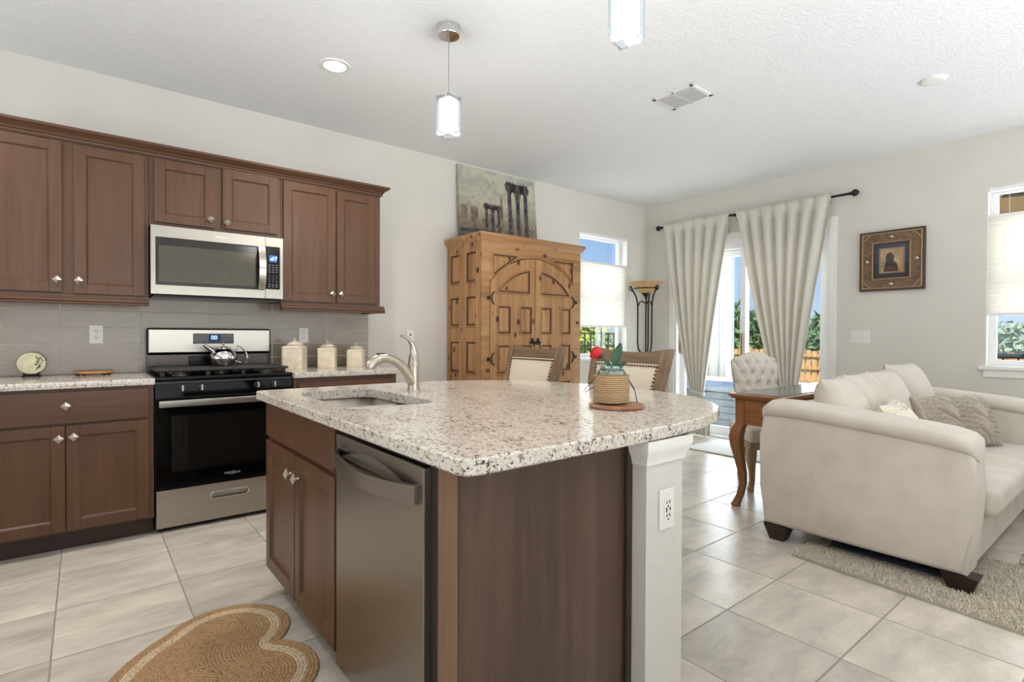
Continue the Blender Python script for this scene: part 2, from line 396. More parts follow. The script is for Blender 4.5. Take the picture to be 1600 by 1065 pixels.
struct(m.build('wall_back', WALL))
struct(MB().box(X0-.15, X0, Y0, YW+.16, 0, ZC).build('wall_rear', WALL))
struct(MB().box(X0, XB+.16, Y0-.15, Y0, 0, ZC).build('wall_right', WALL))
def baseboard(name, *runs):
    m = MB()
    for r in runs: m.box(*r, .004)
    return struct(m.build(name, TRIM))
baseboard('baseboard_left', (1.87, 2.66, YW-.015, YW, 0, .11), (3.9, XB-.016, YW-.015, YW, 0, .11))
baseboard('baseboard_back', (XB-.015, XB, 3.96, YW, 0, .11), (XB-.015, XB, Y0+.02, 2.03, 0, .11))
# window in the left wall
def window(name, axis, u0, u1, z0, z1, face, depth, rail_z, sill):
    root = MB()
    f = .05; d0, d1 = face+depth, face+depth+.045
    def bx(mm, a0, a1, e0, e1, b0, b1, bv=.003):
        if axis == 'y': mm.box(a0, a1, e0, e1, b0, b1, bv)
        else: mm.box(e0, e1, a0, a1, b0, b1, bv)
    fr = MB(); bx(fr, u0, u0+f, d0, d1, z0, z1); bx(fr, u1-f, u1, d0, d1, z0, z1); bx(fr, u0+f, u1-f, d0, d1, z0, z0+f); bx(fr, u0+f, u1-f, d0, d1, z1-f, z1); bx(fr, u0+f, u1-f, d0, d1-.005, rail_z-.02, rail_z+.02)
    ob = struct(fr.build(name, VINYL))
    p = MB(); bx(p, u0+f-.005, u1-f+.005, d0+.02, d0+.026, z0+f-.005, z1-f+.005, 0); p.build('window_pane', GLASS, ob)
    s = MB(); bx(s, u0-sill, u1+sill, face-.03, face+depth+.01, z0-.026, z0+.004, .005); s.build('window_sill', TRIM, ob)
    if sill > .01:
        s = MB(); bx(s, u0-.01, u1+.01, face-.014, face, z0-.085, z0-.026, .004); s.build('sill_apron', TRIM, ob)
    ln = MB(); bx(ln, u0, u0+.004, face, face+depth, z0, z1, 0); bx(ln, u1-.004, u1, face, face+depth, z0, z1, 0); bx(ln, u0, u1, face, face+depth, z1-.004, z1, 0); ln.build('window_reveal', TRIM, ob)
    return ob
window('window_1', 'y', *w1[:2], *w1[2:], YW, .10, 1.62, .0)
window('window_2', 'x', *w2[:2], *w2[2:], XB, .09, 1.62, .04)
SHADE = cloth('shade_fabric', (240, 238, 232), 300, .02, transl=.6, sheen=0)
def shade(label, axis, u0, u1, zt, zb, ztop, face):
    loc = ((u0+u1)/2, face+.035, zb) if axis == 'y' else (face+.035, (u0+u1)/2, zb)
    r = thing('cellular_shade', label, 'window shade', loc, 'cellular shades')
    n = int((zt-zb)/.02)
    def sec(side):
        return [(side*(.012 if i % 2 else .004)) for i in range(n+1)]
    m = MB(); zz = [zb+.02+(zt-zb-.04)*i/n for i in range(n+1)]
    poly = [(face+.035-(.014 if i % 2 else .008), zz[i]) for i in range(n+1)]+[(face+.035+(.014 if i % 2 else .008), zz[i]) for i in range(n, -1, -1)]
    if axis == 'y': m.prism(poly, u0, u1, 'x')
    else: m.prism(poly, u0, u1, 'y')
    m.build('pleated_fabric', SHADE, r, 20)
    for nm, za, zc2 in (('top_rail', zt-.02, zt), ('bottom_rail', zb, zb+.022), ('head_rail', ztop-.035, ztop)):
        k = MB()
        if axis == 'y': k.box(u0, u1, face+.012, face+.058, za, zc2, .004)
        else: k.box(face+.012, face+.058, u0, u1, za, zc2, .004)
        k.build(nm, VINYL, r)
    for u in (u0+.12, u1-.12):
        k = MB(); p = [(u, face+.035, zt), (u, face+.035, ztop-.03)] if axis == 'y' else [(face+.035, u, zt), (face+.035, u, ztop-.03)]
        k.tube(p, .0012, 5); k.build('lift_cord', VINYL, r)
    return r
shade('white cellular window shade half lowered beside the pine armoire', 'y', w1[0]+.006, w1[1]-.006, 2.035, 1.265, w1[3]-.004, YW)
shade('white cellular window shade half lowered above the sofa', 'x', w2[0]+.006, w2[1]-.006, 2.145, 1.338, w2[3]-.004, XB)
# sliding door
def sliding_door():
    y0, y1, _, zt = dr; fx = XB+.02
    fr = MB(); fr.box(XB-.0, XB+.15, y0, y0+.035, 0, zt, .003); fr.box(XB, XB+.15, y1-.035, y1, 0, zt, .003); fr.box(XB, XB+.15, y0+.035, y1-.035, 2.14, zt, .003); fr.box(XB, XB+.15, y0+.035, y1-.035, 0, .022, .003)
    ob = struct(fr.build('door_1', VINYL))
    c = MB(); c.box(XB-.016, XB, y0-.065, y0, 0, zt+.065, .004); c.box(XB-.016, XB, y1, y1+.065, 0, zt+.065, .004); c.box(XB-.016, XB, y0, y1, zt, zt+.065, .004); c.build('door_casing', TRIM, ob)
    for a, b, x in ((y0+.035, 3.045, XB+.035), (2.985, y1-.035, XB+.085)):
        s = MB(); s.box(x, x+.04, a, a+.062, .024, 2.138, .004); s.box(x, x+.04, b-.062, b, .024, 2.138, .004); s.box(x, x+.04, a+.062, b-.062, .024, .12, .004); s.box(x, x+.04, a+.062, b-.062, 2.07, 2.138, .004)
        pn = s.build('door_panel', VINYL, ob)
        g = MB(); g.box(x+.017, x+.023, a+.058, b-.058, .116, 2.074); g.build('door_glass', GLASS, pn)
    h = MB(); h.box(XB+.045, XB+.08, 3.70+.1, 3.72+.1, .95, 1.22, .006); h.build('door_handle', plain('handle_wood', (150, 116, 84), .5), ob)
    h = MB(); h.box(XB+.0, XB+.034, 2.998, 3.02, .95, 1.2, .006); h.build('door_handle', plain('handle_wood', (150, 116, 84), .5), ob)
    return ob
sliding_door()
# ------------------------------------------------------------------ fixtures on ceiling
def recessed(x, y, label):
    r = thing('recessed_light', label, 'ceiling light', (x, y, ZC), 'recessed lights')
    MB().lathe([(.062, -.001), (.066, -.006), (.09, -.006), (.094, 0)], (x, y, ZC), 32, cap=False).build('trim_ring', PLASTIC, r)
    MB().lathe([(0, -.004), (.062, -.004), (.062, 0)], (x, y, ZC), 32).build('lens', emit('can_glow', (255, 244, 228), 14), r)
    lamp('can_light', 'SPOT', (x, y, ZC-.02), 66, (1, .92, .82), (x, y, 0), spot_size=2.6, spot_blend=.9, shadow_soft_size=.07)
recessed(1.206, 3.245, 'lit recessed ceiling light in front of the wall cabinets')
CRYS = glass('crystal_glass', (235, 238, 240), .16, .05)
def crystal_glow():
    m, t, b = newmat('crystal_glow'); v = coords(t); vo = N(t, 'ShaderNodeTexVoronoi', Scale=120.); t.links.new(v, vo.inputs['Vector'])
    t.links.new(ramp(t, vo.outputs['Distance'], [(.1, (255, 252, 246)), (.7, (205, 205, 210))]), b.inputs['Emission Color']); b.inputs['Emission Strength'].default_value = 5.
    return m
CGLOW = crystal_glow()
def pendant(x, y, label):
    r = thing('pendant_light', label, 'pendant light', (x, y, ZC), 'crystal pendants over the island')
    MB().lathe([(.058, 0), (.06, -.004), (.06, -.045), (.057, -.05), (0, -.05)], (x, y, ZC), 32).build('canopy', CHROME, r)
    MB().tube([(x, y, ZC-.05), (x, y, 2.44)], .0025, 6).build('cord', plain('grey_cord', (150, 150, 150), .5), r)
    MB().lathe([(0, 0), (.018, -.002), (.018, -.045), (0, -.05)], (x, y, 2.455), 16).build('socket', CHROME, r)
    T = TR(x, y, 0) @ RZ(.25)
    g = MB(); o_, i_ = .05, .038
    for s in range(4):
        g.box(-o_, o_, -o_, -i_, 2.232, 2.44, .003, T=T @ RZ(s*PI/2))
    sh = g.build('crystal_shade', CRYS, r)
    MB().box(-.036, .036, -.036, .036, 2.262, 2.425, .004, T=T).build('light_core', CGLOW, sh)
    lamp('pendant_bulb', 'POINT', (x, y, 2.18), 7, (1, .95, .88), shadow_soft_size=.05)
pendant(1.527, 2.452, 'lit crystal pendant light nearer the wall cabinets with chrome ceiling canopy in view')
pendant(1.536, 1.258, 'lit crystal pendant light cut off by the top edge of the photo')
def vent():
    r = thing('air_vent', 'white louvred air vent on the ceiling', 'vent', (3.22, 2.147, ZC))
    x0, x1, y0, y1 = 3.09, 3.35, 1.99, 2.305
    m = MB(); m.box(x0, x1, y0, y0+.028, ZC-.008, ZC, .003); m.box(x0, x1, y1-.028, y1, ZC-.008, ZC, .003); m.box(x0, x0+.028, y0, y1, ZC-.008, ZC, .003); m.box(x1-.028, x1, y0, y1, ZC-.008, ZC, .003); m.box(x0, x1, 2.14, 2.155, ZC-.008, ZC, .002)
    m.build('vent_frame', PLASTIC, r)
    s = MB()
    for i in range(11):
        xx = x0+.034+i*.0195; s.box(-.009, .009, y0+.028, y1-.028, -.0008, .0008, T=TR(xx, 0, ZC-.006) @ Matrix.Rotation(.6, 4, 'Y'))
    s.build('louvres', plain('vent_grey', (196, 196, 196), .5), r)
    MB().box(x0+.02, x1-.02, y0+.02, y1-.02, ZC-.0009, ZC-.0003).build('duct_shadow', plain('vent_dark', (120, 120, 120), .8), r)
vent()
r = thing('smoke_detector', 'round white smoke detector on the ceiling', 'smoke detector', (4.245, .99, ZC))
MB().lathe([(.07, 0), (.07, -.008), (.062, -.014), (.045, -.017), (0, -.017)], (4.245, .99, ZC), 32).build('cover', PLASTIC, r)
MB().lathe([(.072, 0), (.072, -.006), (.0, -.006)], (4.245, .99, ZC), 32).build('base_ring', PLASTIC, r)
# ------------------------------------------------------------------ kitchen run
BSP = grid_tiles('backsplash_tile', .4085, .1057, .295, 1.11-.012, (0, 2), .006, (156, 143, 128), (206, 199, 187), .2, .05, .05, 6.)
tag(MB().box(-.46, 1.876, YW-.010, YW-.0005, .912, 1.42).build('tile_backsplash', BSP), 'glossy taupe tile backsplash between the countertops and the wall cabinets', 'backsplash')
def outlet(name, label, T, kind='duplex', group='outlets and switches'):
    # local: plate in xz plane facing -y
    loc = T.translation; r = thing(name, label, 'outlet' if kind != 'switch' and kind != 'cable' else 'switch', loc, group)
    w = {'duplex': .07, 'usb': .07, 'switch': .163, 'cable': .07}[kind]
    MB(T).box(-w/2, w/2, -.006, -.0005, -.058, .058, .003).build('cover_plate', PLASTIC, r)
    if kind == 'duplex':
        for z in (.02, -.02):
            p = MB(T); p.lathe([(0, 0), (.017, 0), (.0165, .003), (0, .003)], (0, 0, 0), 20, T=TR(0, -.006, z) @ Matrix.Rotation(PI/2, 4, 'X')); rc = p.build('receptacle', PLASTIC, r)
            q = MB(T); q.box(-.008, -.0055, -.0098, -.0085, z, z+.009); q.box(.0055, .008, -.0098, -.0085, z, z+.009); q.box(-.0025, .0025, -.0098, -.0085, z-.011, z-.006); q.build('slots', DARK, rc)
    elif kind == 'usb':
        rc = MB(T).box(-.0165, .0165, -.0085, -.004, -.034, .034, .002).build('receptacle', PLASTIC, r)
        q = MB(T)
        for z in (.016, -.022):
            q.box(-.008, -.0055, -.0098, -.0082, z, z+.009); q.box(.0055, .008, -.0098, -.0082, z, z+.009); q.box(-.0025, .0025, -.0098, -.0082, z-.009, z-.005)
        q.box(-.010, -.006, -.0098, -.0082, -.008, .006); q.box(.007, .011, -.0098, -.0082, -.004, .004); q.build('slots', DARK, rc)
    elif kind == 'cable':
        MB(T).box(-.006, .006, -.0095, -.004, .006, .024, .001).build('jack', DARK, r)
    else:
        for x in (-.046, 0, .046):
            MB(T).box(x-.016, x+.016, -.011, -.004, -.033, .033, .002).build('rocker', PLASTIC, r)
    return r
outlet('duplex_outlet', 'white duplex outlet on the backsplash left of the range', TR(.062, YW-.010, 1.159))
outlet('duplex_outlet', 'white duplex outlet on the backsplash behind the canisters', TR(1.343, YW-.010, 1.157))
outlet('cable_jack_plate', 'white wall plate with one dark jack behind the faucet', TR(2.278, YW, 1.15), 'cable')
RB = RZ(-PI/2)   # local -y faces world -x
outlet('light_switch', 'wide white switch plate with three rockers between the curtains and the sofa window', TR(XB, 1.851, 1.161) @ RB, 'switch')
outlet('island_outlet', 'white duplex outlet with charging port on the white island knee wall', TR(1.32, .925, .663), 'usb')
def shaker(m, x0, x1, z0, z1, y, t=.019, rail=.056, flat=False):
    # door front with outer face at y-t (faces -y)
    if flat:
        m.box(x0, x1, y-t, y, z0, z1, .003); return
    m.box(x0, x0+rail, y-t, y, z0, z1, .002); m.box(x1-rail, x1, y-t, y, z0, z1, .002)
    m.box(x0+rail, x1-rail, y-t, y, z1-rail, z1, .002); m.box(x0+rail, x1-rail, y-t, y, z0, z0+rail, .002)
    m.box(x0+rail-.004, x1-rail+.004, y-t+.010, y-.002, z0+rail-.004, z1-rail+.004)
    # small slope around the panel
    a0, a1, b0, b1 = x0+rail, x1-rail, z0+rail, z1-rail; k = .009
    o4 = [(a0, b0), (a1, b0), (a1, b1), (a0, b1)]; i4 = [(a0+k, b0+k), (a1-k, b0+k), (a1-k, b1-k), (a0+k, b1-k)]
    for i in range(4):
        j = (i+1) % 4
        m._new([(o4[i][0], y-t+.0015, o4[i][1]), (o4[j][0], y-t+.0015, o4[j][1]), (i4[j][0], y-t+.0102, i4[j][1]), (i4[i][0], y-t+.0102, i4[i][1])], [(0, 1, 2, 3)])
def knob(m, x, z, y, s=.021, rot=PI/4):
    T = TR(x, y, z) @ Matrix.Rotation(PI/2, 4, 'X') @ RZ(rot)
    m.lathe([(.008, 0), (.006, .006), (.006, .016)], (0, 0, 0), 12, T=T)
    h = s*.78
    vs = [(-h, -h, .016), (h, -h, .016), (h, h, .016), (-h, h, .016), (-h*.96, -h*.96, .020), (h*.96, -h*.96, .020), (h*.96, h*.96, .020), (-h*.96, h*.96, .020), (0, 0, .030)]
    m._new(vs, [(3, 2, 1, 0), (0, 1, 5, 4), (1, 2, 6, 5), (2, 3, 7, 6), (3, 0, 4, 7), (4, 5, 8), (5, 6, 8), (6, 7, 8), (7, 4, 8)], T)
YU = YW-.325      # face of upper cabinets
def upper(label, x0, x1, z0, z1, doors, knobs, rail_right=False, rail=True, side=False):
    r = thing('wall_cabinet', label, 'cabinet', ((x0+x1)/2, YW, z0), 'wall cabinets')
    MB().box(x0, x1, YU, YW-.001, z0, z1, .001).build('carcass', CAB, r)
    for (a, b, c, d), (kx, kz) in zip(doors, knobs):
        m = MB(); shaker(m, a, b, c, d, YU-.001); dd = m.build('door', CAB, r)
        m = MB(); knob(m, kx, kz, YU-.020); m.build('knob', NICKEL, dd)
    if rail:
        m = MB()
        prof = [(0, 0), (-.030, 0), (-.034, .004), (-.034, .010), (-.026, .013), (-.030, .018), (-.030, .030), (-.022, .036), (-.022, .040), (-.014, .043), (-.014, .054), (0, .054)]
        xa, xb = x0, x1+(.03 if rail_right else 0)
        poly = [(YU+p, z0-.056+q) for p, q in prof]; poly.append((YU+.02, z0-.002)); poly.append((YU+.02, z0-.056))
        m.prism(poly, xa-(.0 if rail_right else 0), xb, 'x')
        if rail_right:
            m.prism([(x1-p-.002, z0-.056+q) for p, q in prof]+[(x1-.02, z0-.002), (x1-.02, z0-.056)], YU, YW-.012, 'y')
        m.build('light_rail', CABH, r, 22)
    return r
upper('tall wall cabinet left of the microwave', -.46, .313, 1.39, 2.262, [(-.44, -.094, 1.398, 2.248), (-.042, .292, 1.393, 2.245)], [(-.116, 1.465), (-.022, 1.466)])
upper('short wall cabinet directly above the microwave', .315, 1.085, 1.829, 2.262, [(.341, .672, 1.856, 2.246), (.718, 1.062, 1.862, 2.254)], [(.646, 1.908), (.742, 1.898)], rail=False)
upper('tall wall cabinet above the three cream canisters', 1.087, 1.836, 1.39, 2.262, [(1.101, 1.470, 1.402, 2.250), (1.484, 1.786, 1.405, 2.240)], [(1.446, 1.466), (1.512, 1.466)], rail_right=True)
def crown():
    prof = [(0, 0), (-.010, 0), (-.010, .006), (-.016, .007), (-.018, .014), (-.013, .017), (-.020, .022), (-.024, .030), (-.036, .040), (-.044, .044), (-.044, .049), (-.056, .052), (-.060, .058), (-.060, .070), (0, .070)]
    m = MB(); z = 2.256; c = 1.836
    def ring(kind):
        if kind == 'L': return [(-.46, YU-.001+p, z+q) for p, q in prof]
        if kind == 'C': return [(c-p, YU-.001+p, z+q) for p, q in prof]
        return [(c-p, YW-.001, z+q) for p, q in prof]
    m.loft([ring('L'), ring('C'), ring('R')])
    return tag(m.build('crown_moulding', CABH, None, 22), 'dark brown crown moulding running along the tops of the wall cabinets', 'moulding')
crown()
YB = YW-.61      # face of base cabinets
def base(label, x0, x1, fr, knobs):
    r = thing('base_cabinet', label, 'cabinet', ((x0+x1)/2, YW-.3, 0), 'base cabinets')
    MB().box(x0, x1, YB, YW-.002, .105, .872, .001).build('carcass', CAB, r)
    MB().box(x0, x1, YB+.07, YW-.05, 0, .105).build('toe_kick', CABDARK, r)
    for (kind, a, b, c, d), kk in zip(fr, knobs):
        m = MB(); shaker(m, a, b, c, d, YB-.001, flat=(kind == 'drawer')); dd = m.build(kind, CABH if kind == 'drawer' else CAB, r)
        m = MB(); knob(m, kk[0], kk[1], YB-.020); m.build('knob', NICKEL, dd)
    return r
base('brown base cabinet with one wide drawer left of the range', -.46, .313, [('drawer', -.438, .288, .688, .856), ('door', -.438, -.079, .118, .676), ('door', -.073, .288, .118, .676)], [(-.075, .782), (-.104, .612), (-.044, .617)])
base('brown base cabinet right of the range under the canisters', 1.092, 1.836, [('drawer', 1.115, 1.815, .688, .84), ('door', 1.115, 1.461, .118, .676), ('door', 1.467, 1.815, .118, .676)], [(1.465, .77), (1.44, .62), (1.49, .62)])
tag(MB().box(-.46, .318, YW-.64, YW-.011, .873, .91, .004).build('countertop', GRAN), 'speckled granite countertop left of the range', 'countertop', 'wall countertops')
tag(MB().box(1.088, 1.876, YW-.64, YW-.011, .873, .91, .004).build('countertop', GRAN), 'speckled granite countertop under the canisters', 'countertop', 'wall countertops')
LOGO = plain('logo_silver', (190, 190, 190), .3, .7)
def brand(T, size, parent, mat):
    b = text('Whirlpool', size, T, mat, parent, 'brand_logo')
    m = MB(T); pts = [(size*.95*math.cos(a)*1.0+size*.1, size*.42*math.sin(a)+size*.38*math.cos(a)*.35-size*.02, .0004) for a in np.linspace(.3, 2*PI-.5, 26)]
    m.tube(pts, size*.035, 5); m.build('logo_swirl', mat, parent)
def microwave():
    r = thing('microwave', 'stainless over-the-range microwave with dark glass door', 'microwave', (.70, YW, 1.41))
    yf = 3.89
    MB().box(.318, 1.082, yf+.03, YW-.011, 1.409, 1.826, .004).build('body', BLACKM, r)
    MB().box(.33, 1.07, yf+.02, YW-.02, 1.392, 1.409, .003).build('underside_grille', BLACK, r)
    m = MB(); # door frame
    x0, x1, z0, z1 = .318, .966, 1.409, 1.826; gx0, gx1, gz0, gz1 = .342, .962, 1.464, 1.757
    m.box(x0, x1, yf, yf+.03, gz1, z1); m.box(x0, x1, yf, yf+.03, z0, gz0); m.box(x0, gx0, yf, yf+.03, gz0, gz1); m.box(gx1, x1, yf, yf+.03, gz0, gz1)
    d = m.build('door', STEEL, r)
    MB().box(gx0, gx1, yf+.004, yf+.02, gz0, gz1, .006).build('door_bezel', plain('mw_bezel', (40, 37, 34), .16), d)
    MB().box(.358, .908, yf+.001, yf+.006, 1.484, 1.708, .004).build('door_window', plain('mw_window', (92, 88, 80), .12, .35), d)
    m = MB(); pts = [(.941, yf-.012-.030*math.sin(PI*i/10), 1.470+.284*i/10) for i in range(11)]
    m.loft([[(p[0]-.021, p[1]-.004, p[2]), (p[0]+.021, p[1]-.004, p[2]), (p[0]+.021, p[1]+.006, p[2]), (p[0]-.021, p[1]+.006, p[2])] for p in pts])
    m.box(.922, .960, yf-.012, yf+.006, 1.468, 1.486, .002); m.box(.922, .960, yf-.012, yf+.006, 1.738, 1.756, .002)
    m.build('handle', STEELV, d)
    m = MB(); x0, x1 = .969, 1.082
    m.box(x0, x1, yf, yf+.03, 1.764, 1.826); m.box(x0, x1, yf, yf+.03, 1.409, 1.472); m.box(1.061, x1, yf, yf+.03, 1.472, 1.764)
    c = m.build('control_panel', STEEL, r)
    MB().box(.969, 1.061, yf+.002, yf+.02, 1.472, 1.764, .004).build('keypad', BLACK, c)
    MB().box(.992, 1.042, yf+.0005, yf+.004, 1.660, 1.705).build('display', emit('mw_display', (40, 86, 150), .9), c)
    T = TR(1.026, yf-.0006, 1.682) @ RX90
    text('17', .034, T, emit('digit_glow', (190, 225, 255), 2.5), c, 'display_digits')
    MB().box(1.000, 1.012, yf-.0006, yf+.001, 1.672, 1.684).build('display_digits', MATS['digit_glow'], c)
    k = MB()
    for row, z in enumerate((1.638, 1.622, 1.606, 1.590, 1.566, 1.552, 1.538, 1.524, 1.504, 1.490)):
        for x in (.994, 1.017, 1.040):
            w = .006 if row < 4 or row > 7 else .0025
            k.box(x-w, x+w, yf+.0006, yf+.0026, z-.0022, z+.0022)
    k.build('keys', plain('key_grey', (150, 150, 148), .5), c)
    brand(TR(.70, yf-.0008, 1.79) @ RX90, .018, d, plain('logo_light', (235, 235, 232), .4))
microwave()
def gas_range():
    r = thing('gas_range', 'stainless and black gas range with a flat griddle cover', 'range', (.705, 4.0, 0))
    x0, x1, yf = .322, 1.086, 3.69; yb = YW-.012
    MB().box(x0, x1, yf+.035, yb, .035, .875, .003).build('body', BLACKM, r)
    for x in (x0+.03, x1-.03):
        MB().lathe([(.018, 0), (.018, .012), (.012, .014), (.012, .036)], (x, yf+.06, 0), 16).build('foot', BLACKM, r)
    # drawer with recessed pull
    m = MB(); a, b, c, d = .606, .814, .158, .196
    z0, z1 = .028, .247
    m.box(x0+.004, a, yf, yf+.03, z0, z1); m.box(b, x1-.004, yf, yf+.03, z0, z1); m.box(a, b, yf, yf+.03, d, z1); m.box(a, b, yf, yf+.03, z0, c)
    dw = m.build('drawer', STEEL, r)
    MB().box(a, b, yf+.022, yf+.03, c, d).build('pull_recess', STEEL, dw)
    n = 8; pts = []
    for cx_, s in ((b-.016, 0), (a+.016, PI)):
        for i in range(n+1):
            q = s-PI/2+PI*i/n; pts.append((cx_+.019*math.cos(q), yf-.001, (c+d)/2+.019*math.sin(q)))
    MB().tube(pts, .004, 8, closed=True).build('pull_rim', CHROME, dw)
    # oven door
    dz0, dz1 = .258, .782; wx0, wx1, wz0, wz1 = .40, 1.01, .345, .682
    m = MB(); m.box(x0+.004, x1-.004, yf+.003, yf+.035, dz0, wz0); m.box(x0+.004, x1-.004, yf+.003, yf+.035, wz1, dz1); m.box(x0+.004, wx0, yf+.003, yf+.035, wz0, wz1); m.box(wx1, x1-.004, yf+.003, yf+.035, wz0, wz1)
    dr_ = m.build('oven_door', BGLASS, r)
    MB().box(wx0-.002, wx1+.002, yf+.004, yf+.010, wz0-.002, wz1+.002).build('oven_window', glass('oven_glass', (214, 212, 208), .03, .02), dr_)
    m = MB(); m.box(wx0, wx1, yf+.30, yf+.31, wz0, wz1); m.box(wx0-.004, wx0, yf+.034, yf+.31, wz0, wz1); m.box(wx1, wx1+.004, yf+.034, yf+.31, wz0, wz1); m.box(wx0, wx1, yf+.034, yf+.31, wz0-.004, wz0); m.box(wx0, wx1, yf+.034, yf+.31, wz1, wz1+.004)
    m.build('oven_cavity', plain('oven_dark', (7, 7, 8), .6, spec=.1), r)
    m = MB()
    for z in (.453, .478):
        m.tube([(wx0+.005, yf+.06, z), (wx1-.005, yf+.06, z)], .0035, 6)
    for i in range(14):
        m.tube([(wx0+.03+i*.042, yf+.06, .478), (wx0+.03+i*.042, yf+.28, .478)], .002, 5)
    m.build('oven_rack', plain('rack_chrome', (210, 210, 205), .25, .6), r)
    m = MB(); m.box(x0+.012, x1-.012, yf-.048, yf-.026, .737, .777, .006); m.box(x0+.03, x0+.06, yf-.03, yf+.006, .742, .772, .003); m.box(x1-.06, x1-.03, yf-.03, yf+.006, .742, .772, .003)
    m.build('oven_handle', STEEL, dr_)
    brand(TR(.722, yf+.0022, .300) @ RX90, .022, dr_, LOGO)
    # control panel
    cp = MB().prism([(yf+.008, .792), (yf+.05, .792), (yf+.05, .884), (yf+.016, .884)], x0, x1, 'x').build('control_panel', BGLASS, r)
    MB().box(x0, x1, yf+.006, yf+.02, .872, .880, .002).build('panel_trim', plain('dark_metal', (86, 84, 82), .3, .8), r)
    for x in (.456, .556, .872, .972):
        T = TR(x, yf+.010, .840) @ Matrix.Rotation(PI/2-.08, 4, 'X')
        k = MB(T); k.lathe([(.021, 0), (.020, .010), (.016, .012), (.015, .026), (0, .027)], seg=20); kb = k.build('knob', BLACKM, r)
        g = MB(T); g.box(-.0045, .0045, -.017, .017, .012, .034, .002); g.build('knob_grip', NICKEL, kb)
    # cooktop
    MB().box(x0, x1, yf+.005, yb, .884, .912, .006).build('cooktop', BLACK, r)
    for i, (x, y) in enumerate(((.46, 3.82), (.95, 3.82), (.46, 4.07), (.95, 4.07), (.705, 3.95))):
        b_ = MB().lathe([(.045, 0), (.045, .008), (.03, .012), (.03, .02), (0, .021)], (x, y, .912), 20).build('burner', plain('burner_grey', (120, 116, 110), .4, .6), r)
    m = MB(); m.box(x0+.012, x1-.012, 3.735, 4.175, .937, .951, .005)
    for x in (x0+.04, .60, .80, x1-.04):
        for y in (3.76, 4.15): m.box(x-.012, x+.012, y-.012, y+.012, .911, .938, .002)
    m.build('griddle_cover', plain('griddle_iron', (46, 41, 38), .42, .3, noise=.12), r)
    # backguard
    m = MB(); m.box(x0, x1, 4.235, yb, .912, 1.035, .003); m.build('vent_panel', plain('vent_panel', (74, 66, 62), .25, .7), r)
    m = MB(); m.box(x0-.001, x1+.001, 4.222, yb, 1.022, 1.203, .014, 3); bgd = m.build('backguard', BLACK, r)
    MB().box(x0+.008, x1-.008, 4.214, 4.228, 1.036, 1.196, .006, 3).build('backguard_face', STEEL, bgd)
    MB().box(.583, .836, 4.211, 4.222, 1.096, 1.168, .004).build('display_panel', plain('panel_black', (34, 31, 29), .2), bgd)
    MB().box(.676, .752, 4.2105, 4.2125, 1.110, 1.160).build('display', emit('range_display', (14, 34, 80), .5), bgd)
    text('00', .040, TR(.712, 4.2098, 1.138) @ RX90, emit('digit_glow2', (150, 205, 255), 2.2), bgd, 'display_digits')
    k = MB()
    for x in (.608, .636, .772, .798, .822):
        for z in (1.150, 1.128): k.box(x-.006, x+.006, 4.2104, 4.2124, z-.002, z+.002)
    k.build('keys', MATS['key_grey'], bgd)
    MB().box(.56, .70, 4.226, 4.236, .945, 1.012, .004).build('vent_slot', BLACK, r)
gas_range()
def kettle():
    c = (.735, 4.03, .951)
    r = thing('tea_kettle', 'round stainless tea kettle on the range', 'kettle', c)
    MB().lathe([(.05, 0), (.062, .006), (.078, .035), (.08, .058), (.074, .085), (.055, .108), (.03, .12), (0, .124)], c, 32).build('body', CHROME, r)
    ld = MB().lathe([(.046, .1165), (.046, .119), (.03, .127), (.008, .131), (0, .131)], c, 24).build('lid', CHROME, r)
    MB().lathe([(.004, .128), (.005, .138), (.011, .143), (.011, .150), (0, .153)], c, 16).build('lid_knob', plain('knob_tan', (200, 184, 160), .4), ld)
    m = MB(); m.tube([(c[0]-.05, c[1]-.005, c[2]+.085), (c[0]-.085, c[1]-.012, c[2]+.115), (c[0]-.118, c[1]-.018, c[2]+.142)], [.020, .014, .010], 14); m.build('spout', CHROME, r)
    pts = [(c[0]+.055, c[1], c[2]+.10), (c[0]+.08, c[1], c[2]+.118), (c[0]+.085, c[1], c[2]+.15)]
    m = MB(); m.tube([(c[0]+.056, c[1], c[2]+.098), (c[0]+.09, c[1], c[2]+.116)], .004, 8)
    m.tube([(c[0]+.062+.085*math.sin(t), c[1], c[2]+.048+.090*math.cos(t)) for t in np.linspace(.25, 2.0, 16)], [.004]*4+[.006]*9+[.004]*3, 8)
    m.tube([(c[0]+.07, c[1], c[2]+.03), (c[0]+.11, c[1], c[2]+.018)], .004, 8)
    m.build('handle', CHROME, r)
kettle()
CERA = plain('cream_ceramic', (222, 209, 186), .32, noise=.05, nscale=20., coat=.3)
